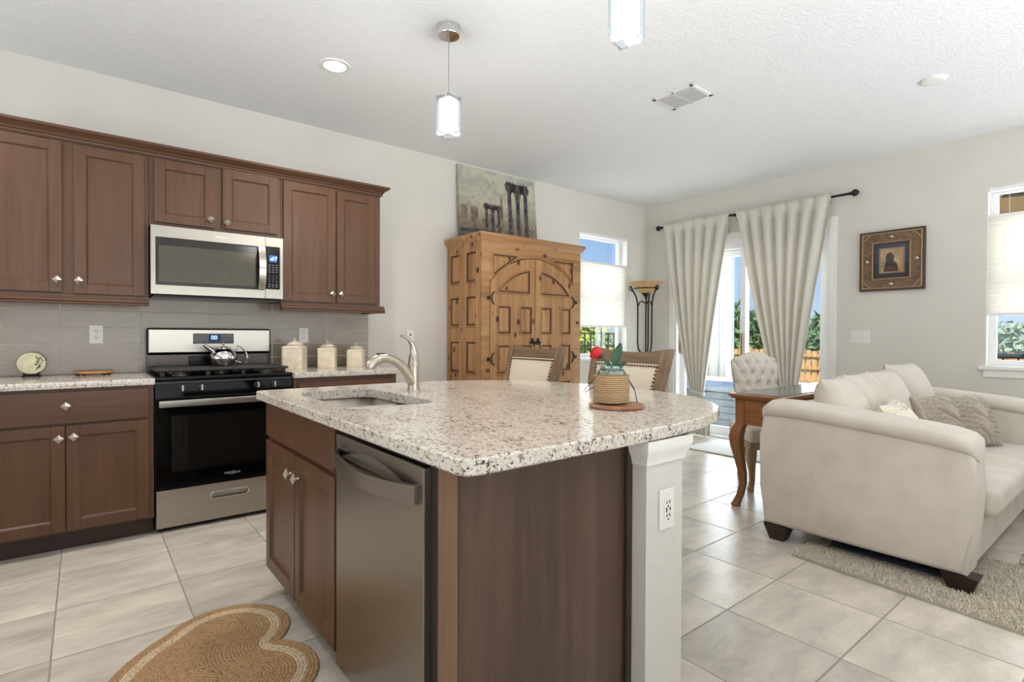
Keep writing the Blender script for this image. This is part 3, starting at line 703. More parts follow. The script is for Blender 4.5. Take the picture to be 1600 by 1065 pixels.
def canister(x, y, s, h, a, label):
    z = .91; r = thing('canister', label, 'canister', (x, y, z), 'square ceramic canisters')
    T = TR(x, y, z) @ RZ(a)
    def ring(k, zz, rd):
        pts = []; hh = s/2*k; rr = rd
        for q in range(4):
            a0 = q*PI/2; cx_, cy_ = (hh-rr)*(1 if q in (0, 3) else -1), (hh-rr)*(1 if q in (0, 1) else -1)
            for i in range(5):
                t = a0+PI/2*i/4; pts.append((cx_+rr*math.cos(t), cy_+rr*math.sin(t), zz))
        return pts
    bh = h*.70
    m = MB(T); m.loft([ring(.97, 0, .02), ring(1, .004, .02), ring(1.0, bh*.93, .02), ring(1.03, bh*.945, .02), ring(1.03, bh*.97, .02), ring(.95, bh*1.03, .03), ring(.72, bh*1.07, .035)])
    m.build('jar', CERA, r)
    m = MB(T); m.lathe([(s*.34, bh*1.06), (s*.40, bh*1.10), (s*.40, bh*1.14), (s*.34, bh*1.20), (s*.18, bh*1.27), (s*.05, bh*1.30), (s*.05, bh*1.33), (s*.085, bh*1.37), (s*.085, bh*1.40), (0, h)], seg=24)
    m.build('lid', CERA, r)
canister(1.212, 4.07, .148, .232, -.62, 'largest square cream canister next to the range')
canister(1.462, 4.09, .133, .210, -.50, 'middle sized square cream canister standing between the other two')
canister(1.695, 4.10, .128, .190, -.62, 'smallest square cream canister at the end of the counter')
def plate():
    c = (-.238, 4.19, .91)
    st = thing('plate_stand', 'small dark wooden stand holding the cream plate', 'plate stand', c)
    for sx in (-.03, .03):
        m = MB(); m.tube([(c[0]+sx, c[1]-.045, .932), (c[0]+sx, c[1]-.04, .916), (c[0]+sx, c[1]-.01, .916), (c[0]+sx, c[1]+.02, .935), (c[0]+sx, c[1]+.035, .99)], .006, 8)
        m.tube([(c[0]+sx, c[1]-.04, .916), (c[0]+sx*1.25, c[1]-.048, .912)], .0055, 8); m.tube([(c[0]+sx, c[1]-.01, .916), (c[0]+sx*1.2, c[1]+.03, .9125)], .0055, 8)
        m.build('stand_arm', plain('dark_walnut', (40, 26, 20), .5), st)
    m = MB(); m.tube([(c[0]-.03, c[1]-.005, .918), (c[0]+.03, c[1]-.005, .918)], .005, 8); m.build('crossbar', MATS['dark_walnut'], st)
    p = thing('decorative_plate', 'cream plate with a dark vine pattern on a small stand', 'plate', (c[0], c[1], .925))
    T = TR(c[0], c[1]-.027, .926) @ Matrix.Rotation(-.27, 4, 'X') @ TR(0, 0, .064) @ Matrix.Rotation(PI/2, 4, 'X')
    PL = plain('plate_glaze', (232, 224, 184), .25, noise=.06, coat=.4)
    MB(T).lathe([(0, 0), (.04, .0), (.044, .003), (.058, .008), (.064, .010), (.0645, .008), (.058, .004), (.04, -.004), (0, -.004)], seg=40, sx=1., sy=1.).build('dish', PL, p)
    MB(T).lathe([(.0625, .0095), (.0655, .0105), (.0655, .0085)], seg=40, cap=False).build('rim_band', plain('rim_green', (98, 92, 62), .3), p)
    m = MB(T); rnd = random.Random(3)
    m.tube([(.018, -.045, .006), (.034, -.02, .0075), (.03, .01, .006), (.02, .035, .005)], .0012, 5)
    for i in range(16):
        x, y = .030+rnd.uniform(-.012, .020), -.030+i*.0045
        if x*x+y*y > .058**2: x *= .8
        rr = (x*x+y*y)**.5; zz = .0012 if rr < .04 else .003+(rr-.044)*.4
        m.lathe([(0, .0016), (.004, .001), (.005, 0)], (x, y, max(zz, .0005)), 6, sx=1.3, sy=.7)
    m.build('vine_pattern', plain('vine_dark', (92, 90, 62), .4), p)
plate()
def trivet():
    c = (.048, 4.16, .91)
    r = thing('oval_trivet', 'oval bamboo trivet board on small dark feet', 'trivet', c)
    MB().lathe([(0, .012), (.098, .012), (.102, .015), (.102, .021), (.098, .024), (0, .024)], c, 40, sy=.72).build('board', wood('bamboo', (168, 112, 62), (196, 138, 82), (214, 162, 104), 0, .8, .35), r)
    for dx, dy in ((-.075, .02), (-.05, -.045), (.05, -.045), (.075, .02)):
        MB().lathe([(.009, 0), (.009, .012)], (c[0]+dx, c[1]+dy, .91), 12).build('foot', MATS['dark_walnut'], r)
trivet()
# ------------------------------------------------------------------ island
ZT, ZU = .91, .873
near = [(.600, .985), (.600, .935), (.612, .908), (.64, .899), (.9, .899), (1.15, .899), (1.33, .905), (1.5, .926), (1.66, .965), (1.80, 1.035), (1.91, 1.13), (2.0, 1.26), (2.055, 1.40), (2.083, 1.55), (2.09, 1.70)]
far = [(2.083, 1.86), (2.055, 2.02), (2.0, 2.17), (1.91, 2.32), (1.80, 2.43), (1.66, 2.51), (1.5, 2.56), (1.33, 2.59), (1.15, 2.597), (.63, 2.597), (.607, 2.590), (.600, 2.567)]
outline = near+far
sk = [(.712, 1.78), (.712, 2.30), (.735, 2.36), (.78, 2.39), (.99, 2.39), (1.03, 2.37), (1.052, 2.32), (1.052, 1.84), (1.04, 1.775), (1.0, 1.745), (.76, 1.745), (.725, 1.755)]
def island_top():
    bm = bmesh.new()
    def lay(z, grow):
        o_ = [bm.verts.new((p[0], p[1], z)) for p in offs(outline, grow)]; i_ = [bm.verts.new((p[0], p[1], z)) for p in sk]
        return o_, i_
    def fill(o_, i_):
        es = []
        for L in (o_, i_):
            for k in range(len(L)):
                a, b = L[k], L[(k+1) % len(L)]
                e = bm.edges.get((a, b)) or bm.edges.new((a, b)); es.append(e)
        bmesh.ops.triangle_fill(bm, use_beauty=True, use_dissolve=False, edges=es)
    t_o, t_i = lay(ZT, .004); b_o, b_i = lay(ZU, .004)
    fill(t_o, t_i); fill(b_o, b_i)
    m_o = [bm.verts.new((p[0], p[1], ZT-.004)) for p in outline]; n_o = [bm.verts.new((p[0], p[1], ZU+.004)) for p in outline]
    n = len(outline)
    for A, B in ((t_o, m_o), (m_o, n_o), (n_o, b_o)):
        for k in range(n): bm.faces.new((A[k], A[(k+1) % n], B[(k+1) % n], B[k]))
    for k in range(len(sk)): bm.faces.new((t_i[k], b_i[k], b_i[(k+1) % len(sk)], t_i[(k+1) % len(sk)]))
    mb = MB(); mb.bm.free(); mb.bm = bm
    tag(mb.build('island_countertop', GRAN, None, 30), 'large speckled granite island countertop with a curved seating end', 'countertop')
island_top()
def sink():
    r = thing('kitchen_sink', 'stainless double bowl sink set under the island granite', 'sink', (.88, 2.06, .69))
    m = MB(); ymid = 2.06
    top = sk; ssk = offs(sk, -.001)
    # rim flange just below the granite
    n = len(ssk)
    m._new([(p[0], p[1], .8725) for p in ssk]+[(p[0], p[1], .8725) for p in offs(sk, -.03)], [(i, (i+1) % n, n+(i+1) % n, n+i) for i in range(n)])
    m.build('flange', STEEL, r)
    for ya, yb_ in ((1.742, 2.045), (2.075, 2.395)):
        b = MB(); z0, z1 = .69, .866 if False else .8715
        def rr(k, z, rd=.05):
            x0, x1 = .708+k, 1.058-k; a, c = ya+k, yb_-k; pts = []
            for q, (cx_, cy_) in enumerate(((x1-rd, c-rd), (x0+rd, c-rd), (x0+rd, a+rd), (x1-rd, a+rd))):
                for i in range(6):
                    t = q*PI/2+PI/2*i/5; pts.append((cx_+rd*math.cos(t), cy_+rd*math.sin(t), z))
            return pts
        top_z = .8715
        b.loft([rr(0, top_z), rr(.003, .74), rr(.012, .70), rr(.04, .688)], cap=False)
        bl = rr(.04, .688); b._new(bl, [tuple(range(len(bl)))])
        b.build('bowl', plain('sink_steel', (190, 182, 170), .42, .75), r, solid=.0015)
        MB().lathe([(.04, .002), (.036, .004), (.03, .001), (0, .001)], (.885, (ya+yb_)/2, .688), 20).build('drain', CHROME, r)
    MB().box(.712, 1.054, 2.044, 2.076, .80, .842, .008).build('divider', MATS['sink_steel'], r)
sink()
def faucet():
    c = (1.187, 2.2, .91); r = thing('kitchen_faucet', 'brushed nickel pull-out faucet beside the island sink', 'faucet', c)
    NK = plain('faucet_nickel', (186, 176, 162), .3, 1.)
    T = TR(*c) @ RZ(.02)
    MB(T).lathe([(.030, 0), (.030, .004), (.027, .008), (.0265, .10), (.028, .118), (.0265, .12), (.0265, .124), (.024, .15), (.02, .165), (0, .172)], seg=28).build('body', NK, r)
    pts = [(-.005, 0, .035), (-.03, 0, .075), (-.065, 0, .115), (-.105, 0, .142), (-.145, 0, .150)]
    MB(T).tube(pts, [.026, .0235, .0215, .020, .019], 18).build('spout', NK, r)
    m = MB(T); m.tube([(-.135, 0, .151), (-.165, 0, .149), (-.195, 0, .138), (-.212, 0, .122), (-.218, 0, .108)], [.0195, .022, .0245, .0245, .021], 18)
    sh = m.build('spray_head', NK, r)
    MB(T).box(-.185, -.145, -.006, .006, .168, .173, .002).build('spray_button', DARK, sh)
    m = MB(T); m.tube([(.004, 0, .155), (.0, 0, .185), (-.008, 0, .210), (-.028, 0, .234), (-.052, 0, .247), (-.064, 0, .249)], [.020, .017, .012, .0085, .0075, .006], 14)
    m.build('lever', NK, r)
faucet()
def island_cabinet():
    xf = .655; r = thing('island_cabinet', 'dark brown island sink cabinet with two doors facing the range', 'cabinet', (.95, 2.1, 0))
    MB().box(xf, 1.225, 1.700, 1.703, .11, .872).build('carcass', CAB, r)
    m = MB(); m.box(xf, 1.225, 1.703, 2.565, .11, .13); m.box(xf, 1.225, 2.547, 2.565, .13, .872); m.box(1.207, 1.225, 1.703, 2.547, .13, .872); m.box(xf, xf+.02, 1.703, 2.547, .13, .60); m.box(xf, xf+.02, 1.703, 2.547, .60, .872)
    m.build('carcass', CAB, r)
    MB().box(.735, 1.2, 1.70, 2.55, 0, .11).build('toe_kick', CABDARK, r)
    T = TR(xf, 2.56, 0) @ RB       # local x = distance from far end toward the camera
    m = MB(T); shaker(m, .01, .845, .715, .862, 0, flat=True); m.build('false_drawer_front', CABH, r)
    for a, b, kx in ((.01, .418, .375), (.426, .845, .468)):
        m = MB(T); shaker(m, a, b, .125, .695, 0); d = m.build('door', CAB, r)
        m = MB(T); knob(m, kx, .615, -.019); m.build('knob', NICKEL, d)
    m = MB(); ye = .985
    return r
island_cabinet()
def end_panel():
    r = thing('island_end_panel', 'dark brown wood grain panel closing the island end beside the dishwasher', 'panel', (.94, 1.0, 0))
    MB().box(.652, 1.228, .985, 1.0, 0, .872, .001).build('panel', PANEL, r)
    MB().box(.650, .70, 1.0001, 1.085, 0, .872, .001).build('filler_strip', FILLER, r)
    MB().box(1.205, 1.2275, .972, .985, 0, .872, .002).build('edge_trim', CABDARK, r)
end_panel()
def dishwasher():
    r = thing('dishwasher', 'dark stainless dishwasher with a curved bar handle in the island', 'dishwasher', (.95, 1.41, 0))
    y0, y1 = 1.128, 1.697; xf = .635
    MB().box(xf+.035, 1.2, y0+.004, y1-.004, .09, .865).build('tub', BLACKM, r)
    MB().box(.72, 1.19, y0+.01, y1-.01, 0, .09).build('toe_plate', BLACK, r)
    MB().box(xf+.02, xf+.035, 1.0865, y0, .0, .872).build('side_gap', BLACKM, r)
    d = MB().box(xf, xf+.035, y0, y1, .095, .845, .004, 3).build('door', DWST, r)
    MB().box(xf+.012, xf+.035, y0+.002, y1-.002, .846, .866, .002).build('control_strip', BLACK, r)
    # bowed handle
    pts = []
    n = 16
    for i in range(n+1):
        t = i/n; y = y1-.010-(y1-.010-(y0+.026))*t
        pts.append((xf-.006-.046*math.sin(PI*t)**.8, y, .776-.022*math.sin(PI*t)*.2))
    m = MB(); m.loft([[(p[0]-.005, p[1], p[2]-.022), (p[0]-.005, p[1], p[2]+.022), (p[0]+.005, p[1], p[2]+.024), (p[0]+.005, p[1], p[2]-.024)] for p in pts])
    m.box(xf-.014, xf+.002, y0+.022, y0+.032, .752, .800, .002); m.box(xf-.014, xf+.002, y1-.018, y1-.010, .752, .800, .002)
    m.build('handle', DWST, d)
    m = MB(); m.grid(lambda u, v: (xf-.0006+.0*v, y1-.03-(y1-y0-.09)*u, .778+.040*math.sin(PI*u)*v), 16, 3)
    m.build('handle_pocket', plain('pocket_steel', (128, 120, 112), .5, .6), d)
    text('Whirlpool', .014, TR(xf-.0008, y1-.065, .815) @ RB @ RX90, plain('logo_dim', (120, 112, 104), .4, .6), d, 'brand_logo')
    n = 8; q = []
    for cx_, s in ((.034, 0), (-.034, PI)):
        for i in range(n+1):
            t = s-PI/2+PI*i/n; q.append((cx_+.010*math.cos(t), -.0006, .010*math.sin(t)))
    MB(TR(xf, y1-.065, .815) @ RB).tube(q, .0012, 6, closed=True).build('badge_outline', MATS['logo_dim'], d)
dishwasher()
def knee_wall():
    m = MB(); m.box(1.2285, 1.402, .925, 2.50, 0, .872)
    ob = struct(m.build('wall_island', plain('knee_paint', (212, 209, 203), .5, noise=.01)))
    prof = [(0, .800), (.006, .800), (.006, .808), (.010, .820), (.018, .836), (.022, .850), (.022, .872)]
    def path(prof_, name, xr):
        m = MB(); R = []
        x0, x1, y0, y1 = 1.2285, 1.402, .925, 2.50
        R.append([(x0-d, .984, z) for d, z in prof_]); R.append([(x0-d, y0-d, z) for d, z in prof_]); R.append([(x1+d, y0-d, z) for d, z in prof_]); R.append([(x1+d, y1, z) for d, z in prof_])
        m.loft(R, closed=False, cap=False); m.build(name, TRIM, ob)
    path(prof, 'cap_moulding', 0)
    path([(.014, 0), (.014, .085), (.010, .10), (.004, .112), (.0, .114)], 'base_moulding', 0)
knee_wall()
def jar_group():
    bc = (1.474, 1.240, .91)
    b = thing('round_coaster_board', 'round wooden board under the wicker wrapped jar', 'board', bc)
    MB().lathe([(0, 0), (.094, 0), (.098, .004), (.098, .010), (.094, .014), (0, .014)], bc, 40).build('board', wood('walnut_board', (120, 78, 50), (146, 100, 68), (164, 118, 84), 0, .8, .4), b)
    c = (1.462, 1.255, .9242)
    r = thing('wicker_jar', 'glass jar wrapped in woven wicker with a wire handle', 'jar', c)
    def wick():
        m, t, bb = newmat('wicker'); v = coords(t, (1, 1, 1)); w = N(t, 'ShaderNodeTexWave', wave_type='BANDS', bands_direction='Z', Scale=38., Distortion=3.5, Detail=2.); w.inputs['Detail Scale'].default_value = 12.
        t.links.new(v, w.inputs['Vector']); t.links.new(ramp(t, w.outputs[0], [(.0, (140, 106, 70)), (.5, (196, 162, 118)), (1., (222, 194, 154))]), bb.inputs['Base Color']); bb.inputs['Roughness'].default_value = .7; bump(t, bb, w.outputs[0], .6, .004); return m
    WK = wick()
    m = MB(); rows = 17; rings = []; ns = 48
    for i in range(rows*4+1):
        z = .006+.112*i/(rows*4); row = i//4
        ring = []
        for k in range(ns):
            a = 2*PI*k/ns; R = .0655+.0025*abs(math.sin(PI*(i % 4)/4))*1.0+.0022*math.sin(a*12+PI*row)
            cx_, sy_ = math.cos(a), math.sin(a); sq = (abs(cx_)**5+abs(sy_)**5)**(-1/5)
            ring.append((c[0]+R*cx_*(.45+.55*sq*.92), c[1]+R*sy_*(.45+.55*sq*.92), c[2]+z))
        rings.append(ring)
    m.loft(rings); m.build('wicker_sleeve', WK, r, 60)
    MB().lathe([(.06, .1185), (.0615, .122), (.058, .132), (.046, .140), (.044, .146), (.047, .148), (.047, .153), (.044, .155), (.041, .153), (.041, .142), (.054, .130), (.056, .1195)], c, 32, cap=False).build('glass_neck', GLASSJ, r)
    w = MB(); w.tube([(c[0]-.048, c[1]+.01, c[2]+.139), (c[0]-.07, c[1]+.045, c[2]+.09), (c[0]-.075, c[1]+.082, c[2]+.05), (c[0]-.062, c[1]+.086, c[2]+.042), (c[0]-.055, c[1]-.005, c[2]+.095), (c[0]-.047, c[1]-.03, c[2]+.138)], .0016, 6)
    w.tube([(c[0]+.03, c[1]-.036, c[2]+.138), (c[0]+.055, c[1]-.074, c[2]+.06), (c[0]+.062, c[1]-.083, c[2]+.004)], .0016, 6)
    w.tube([(c[0]+.034, c[1]-.032, c[2]+.138), (c[0]+.064, c[1]-.070, c[2]+.05), (c[0]+.066, c[1]-.081, c[2]+.005)], .0016, 6)
    w.tube([(c[0]+.047*math.cos(a), c[1]+.047*math.sin(a), c[2]+.139) for a in np.linspace(0, 2*PI, 25)[:-1]], .0014, 6, closed=True)
    w.build('wire_handle', IRON, r)
    r.scale = (.87, .87, .87)
    # rose
    rs = thing('artificial_rose', 'single red rose standing in the wicker jar', 'flower', (c[0], c[1], c[2]+.11))
    GREEN = plain('rose_leaf', (40, 78, 52), .5, noise=.2); RED = plain('rose_red', (196, 22, 34), .55, noise=.15, nscale=60)
    tip = Vector((c[0]-.030, c[1]+.026, c[2]+.182))
    MB().tube([(c[0]+.012, c[1]-.01, c[2]+.118), (c[0]-.008, c[1]+.008, c[2]+.15), tuple(tip)], .0025, 8).build('stem', GREEN, rs)
    d = Vector((-.55, .5, .45)).normalized(); Q = d.to_track_quat('Z', 'Y').to_matrix().to_4x4()
    m = MB(TR(*tip) @ Q)
    for L in range(3):
        R0 = .0225-.0065*L
        for k in range(5-L):
            a0 = 2*PI*k/(5-L)+L*.6
            def pet(u, v, R0=R0, a0=a0, L=L):
                a = a0+(u-.5)*1.9; R = R0*(.35+.75*math.sin(min(1., v*1.05)*PI*.62)); z = v*(.040+.003*L)-.005*abs(u-.5)*v*2
                rr = R+.003*math.sin(u*PI)*v
                return (rr*math.cos(a), rr*math.sin(a), z)
            m.grid(pet, 8, 6)
    m.sphere((0, 0, .017), .015, 12, (1, 1, 1.2)); m.build('bloom', RED, rs, 60)
    m = MB(TR(*tip) @ Q); m.lathe([(.003, -.008), (.012, .0), (.017, .006), (.014, .006), (0, .002)], seg=12); m.build('sepals', GREEN, rs)
    def leaf(base, tipv, wid, side, name='leaf'):
        base, tipv = Vector(base), Vector(tipv); ax = tipv-base; sd = ax.cross(Vector(side)).normalized(); up = sd.cross(ax).normalized()
        m = MB(); m.grid(lambda u, v: base+ax*v+sd*wid*(u-.5)*2*(math.sin(PI*min(1, v*.96+.02))**.75)+up*(.12*wid*abs(u-.5)*4-.25*wid*math.sin(PI*v)), 6, 10)
        m.build(name, GREEN, rs, 60, solid=.0006)
    leaf((c[0]+.004, c[1]-.006, c[2]+.135), (c[0]+.028, c[1]-.022, c[2]+.235), .019, (-.6, -.8, .2))
    leaf((c[0]-.002, c[1]+.0, c[2]+.14), (c[0]-.032, c[1]+.012, c[2]+.172), .014, (-.3, -.6, .7))
    rs.scale = (.9, .9, .9); rs.location.z -= .008
    leaf((c[0]+.004, c[1]-.004, c[2]+.135), (c[0]+.045, c[1]-.040, c[2]+.158), .012, (-.3, -.6, .7))
jar_group()
# ------------------------------------------------------------------ heart mat
def heart_mat():
    r = thing('heart_mat', 'heart shaped braided jute mat on the kitchen floor', 'mat', (.35, 2.12, 0))
    cxl, ax, off_, rl = .43, 2.12, .17, .225
    tip = Vector((.012, 0)); ct = Vector((cxl, off_)); dd = (ct-tip).length
    an = math.atan2(off_, cxl-tip.x)+math.asin(rl/dd); tg = tip+Vector((math.cos(an), math.sin(an)))*math.sqrt(dd*dd-rl*rl)
    half = []
    nrm = Vector((-math.sin(an), math.cos(an)))
    for k in range(30):
        t = k/30; q = tip+(tg-tip)*t+nrm*.030*math.sin(PI*t)**1.0*1.0; half.append((q.x, q.y))
    a0 = math.atan2(tg.y-off_, tg.x-cxl); a1 = -math.acos(1)-math.asin(off_/rl)
    for k in range(61):
        a = a0+(a1-a0)*k/60; half.append((cxl+rl*math.cos(a), off_+rl*math.sin(a)))
    P = [(x, ax-y) for x, y in half]+[(x, ax+y) for x, y in half[-2:0:-1]]
    TAN, LIGHT = (172, 140, 104), (204, 182, 152)
    def jute(name, rgb):
        m, t, b = newmat(name); v = coords(t); n1 = N(t, 'ShaderNodeTexNoise', Scale=170., Detail=3.); t.links.new(v, n1.inputs['Vector'])
        t.links.new(ramp(t, n1.outputs[0], [(.3, tuple(c*.72 for c in rgb)), (.5, rgb), (.7, tuple(min(255, c*1.12) for c in rgb))]), b.inputs['Base Color']); b.inputs['Roughness'].default_value = .95; b.inputs['Specular IOR Level'].default_value = .1
        bump(t, b, n1.outputs[0], .5, .004); return m
    JT, JL = jute('jute_tan', TAN), jute('jute_light', LIGHT)
    PA = np.array(P); nP = len(P); Q1 = np.roll(PA, -1, 0)
    def dist(p):
        d = Q1-PA; t = np.clip(((p-PA)*d).sum(1)/(d*d).sum(1), 0, 1); return np.min(np.hypot(*(PA+d*t[:, None]-p).T))
    e = Q1-PA; e /= np.linalg.norm(e, axis=1)[:, None]; nin = np.stack([-e[:, 1], e[:, 0]], 1)
    A2 = sum(P[i][0]*P[(i+1) % nP][1]-P[(i+1) % nP][0]*P[i][1] for i in range(nP))
    if A2 < 0: nin = -nin
    def inset(d):
        pts = []
        for i in range(nP):
            n0, n1 = nin[i-1], nin[i]; k = 1
            turn = n0[0]*n1[1]-n0[1]*n1[0]
            if (turn*(1 if A2 > 0 else -1)) < -.3: k = 8
            for q in range(k):
                nn = n0+(n1-n0)*((q+.5)/k); nn = nn/np.linalg.norm(nn); p = PA[i]+nn*d
                if dist(p) > d*.985: pts.append((p[0], p[1]))
        return pts
    def braid(name, ds, mat):
        m = MB()
        for d in ds:
            pts = inset(d)
            if len(pts) < 6: continue
            m.tube([(x, y, .0055) for x, y in pts], .0068, 8, closed=True, flat=(1, .55))
        m.build(name, mat, r, 60)
    braid('outer_braid', [.007+.012*k for k in range(3)], JT); braid('pale_braid', [.043+.012*k for k in range(3)], JL); braid('centre_braid', [.079+.012*k for k in range(16)], JT)
    m = MB(); m.prism(inset(.004), .0012, .0045, 'z'); m.build('backing', JT, r)
heart_mat()
# ------------------------------------------------------------------ armoire
def armoire():
    x0, x1, yf, yb, zt = 2.655, 3.862, 3.722, YW-.02, 1.985
    r = thing('pine_armoire', 'tall knotty pine armoire with arched carved doors against the left wall', 'armoire', ((x0+x1)/2, (yf+yb)/2, 0))
    MB().box(x0+.02, x1-.02, yf+.021, yb, .0, zt).build('carcass', PINEDK, r)
    # crown
    pr = [(0, 1.975), (.004, 1.985), (.020, 2.0), (.030, 2.016), (.034, 2.020), (.034, 2.045), (.028, 2.050)]
    R = []
    for (cx_, cy_, sx, sy) in ((x0, yb, -1, 0), (x0, yf, -1, -1), (x1, yf, 1, -1), (x1, yb, 1, 0)):
        R.append([(cx_+sx*d, cy_+sy*d, z) for d, z in pr])
    m = MB(); m.loft(R, cap=False, closed=False); m._new([R[0][-1], R[1][-1], R[2][-1], R[3][-1]], [(0, 1, 2, 3)]); m.build('crown', PINEH, r)
    # front face frame + spandrels
    m = MB(); xm = (x0+x1)/2; dl, dr_ = 2.742, 3.776
    m.box(x0, dl, yf, yf+.022, 0, zt, .002); m.box(dr_, x1, yf, yf+.022, 0, zt, .002); m.box(dl, dr_, yf, yf+.022, 0, .10, .002)
    half = (dr_-dl)/2; zs, za = 1.625, 1.868; sag = za-zs; Rr = (half*half+sag*sag)/(2*sag); zc_ = za-Rr
    def arc(R, xa, xb, n=18): return [(x, zc_+math.sqrt(max(0, R*R-(x-xm)**2))) for x in np.linspace(xa, xb, n)]
    m.prism([(dl, zt)]+[(dr_, zt)]+arc(Rr+.003, dr_, dl, 36), yf, yf+.022, 'y')
    m.build('face_frame', PINEH, r)
    def raised(m, poly, y, sc=1.):
        # stack of rings: bead, groove, raised panel
        lay = [(0, .0005), (.003, .010), (.012, .010), (.016, .0012), (.027, .0012), (.042, .010)]
        rings = [[(p[0], y-h, p[1]) for p in (poly(d*sc) if callable(poly) else offs(poly, d*sc))] for d, h in lay]; n = len(rings[0])
        for i in range(len(rings)-1):
            m.mi = 1 if i in (2, 3) else 0
            m._new(rings[i]+rings[i+1], [(k, (k+1) % n, n+(k+1) % n, n+k) for k in range(n)])
        m.mi = 0; m._new(rings[-1], [tuple(range(n))])
    def rect(a, b, c, d): return [(a, c), (b, c), (b, d), (a, d)]
    # spandrel triangles
    for pl in ([(2.766, 1.665), (3.075, 1.880), (2.766, 1.880)], [(3.752, 1.665), (3.752, 1.880), (3.443, 1.880)]):
        sp_ = MB(); raised(sp_, pl, yf, .8); sp_.build('spandrel_panel', [PINE, PINEDK], r)
    g = .004
    for side, (a, b) in enumerate(((dl+g, xm-g), (xm+g, dr_-g))):
        poly = [(a, .104), (b, .104)]+arc(Rr-g, b, a, 18)
        m = MB(); m.prism(poly, yf-.004, yf+.02, 'y')
        # arched top panel
        zb_ = 1.53; R2 = Rr-.10; sg_ = -1 if side == 0 else 1; xin = (b-.055-xm) if side == 0 else (a+.055-xm)
        def pl(d, sg_=sg_, xin=xin):
            xs = abs(xin)+d; xo = math.sqrt((R2-d)**2-(zb_+d-zc_)**2); P_ = [(xm+sg_*xo, zb_+d), (xm+sg_*xs, zb_+d)]
            return P_+[(xm+sg_*x, zc_+math.sqrt((R2-d)**2-x*x)) for x in np.linspace(xs, xo, 15)[:-1]]
        raised(m, pl, yf-.004)
        c0 = a+.075 if side == 0 else a+.065
        for cxl in ((a+.068, a+.228), (a+.318, a+.478)) if side == 0 else ((a+.058, a+.208), (a+.318, a+.458)):
            for zl, zh in ((1.165, 1.432), (.815, 1.085), (.46, .735), (.15, .38)):
                raised(m, rect(cxl[0], cxl[1], zl, zh), yf-.004)
        d = m.build('door', [PINE, PINEDK], r)
        px = xm-.022 if side == 0 else xm+.055
        k = MB(TR(xm-.035 if side == 0 else xm+.035, yf-.006, 1.105))
        for q in range(3):
            aa = PI/2+q*2*PI/3; k.lathe([(.016, 0), (.018, .002), (.014, .007), (.0, .008)], (0, 0, 0), 12, T=TR(.019*math.cos(aa), 0, .019*math.sin(aa)) @ Matrix.Rotation(PI/2, 4, 'X'))
        k.tube([(0, -.006, .0), (0, -.025, -.006), (0, -.028, -.03), (.004, -.02, -.05)], .004, 8); k.build('pull', IRON, d)
        hx = dl if side == 0 else dr_
        sgn = 1 if side == 0 else -1
        for z in (1.487, .955, .35):
            h = MB(); h.box(hx-.032 if side == 0 else hx, hx if side == 0 else hx+.032, yf-.008, yf-.0005, z-.016, z+.016, .003)
            h.tube([(hx+sgn*.042, yf-.008, z-.055), (hx+sgn*.018, yf-.010, z-.03), (hx+sgn*.012, yf-.011, z), (hx+sgn*.018, yf-.010, z+.03), (hx+sgn*.042, yf-.008, z+.055)], .006, 8)
            h.build('hinge', IRON, r)
    # left side with six raised panels, right side plain boards with the same panels
    for xs, sgn in ((x0, -1), (x1, 1)):
        T = TR(xs, 0, 0) @ Matrix(((0, -sgn*-1*1., 0, 0), (1, 0, 0, 0), (0, 0, 1, 0), (0, 0, 0, 1))) if False else None
        m = MB(); m.box(min(xs, xs-sgn*.02), max(xs, xs-sgn*.02), yf+.0225, yb, 0, zt, .002)
        mm = MB(Matrix(((0, -sgn*-1, 0, xs), (1, 0, 0, 0), (0, 0, 1, 0), (0, 0, 0, 1))))
        # local (x=y_world, y -> outward negative)
        def rs2(poly):
            raised(m2, poly, 0)
        m2 = MB(Matrix(((0, -sgn, 0, xs), (1, 0, 0, 0), (0, 0, 1, 0), (0, 0, 0, 1))))
        for ya, yb_ in ((3.785, 3.952), (4.045, 4.212)):
            for zl, zh in ((1.62, 1.90), (1.232, 1.512), (.815, 1.115), (.46, .72), (.12, .36)):
                rs2([(ya, zl), (yb_, zl), (yb_, zh), (ya, zh)])
        sd = m.build('side_panel', PINE, r)
        m2.build('side_carving', [PINE, PINEDK], sd)
        mm.bm.free()
    MB().box(x0, x0+.05, yf-.0, yf+.0, 0, .01) if False else None
armoire()
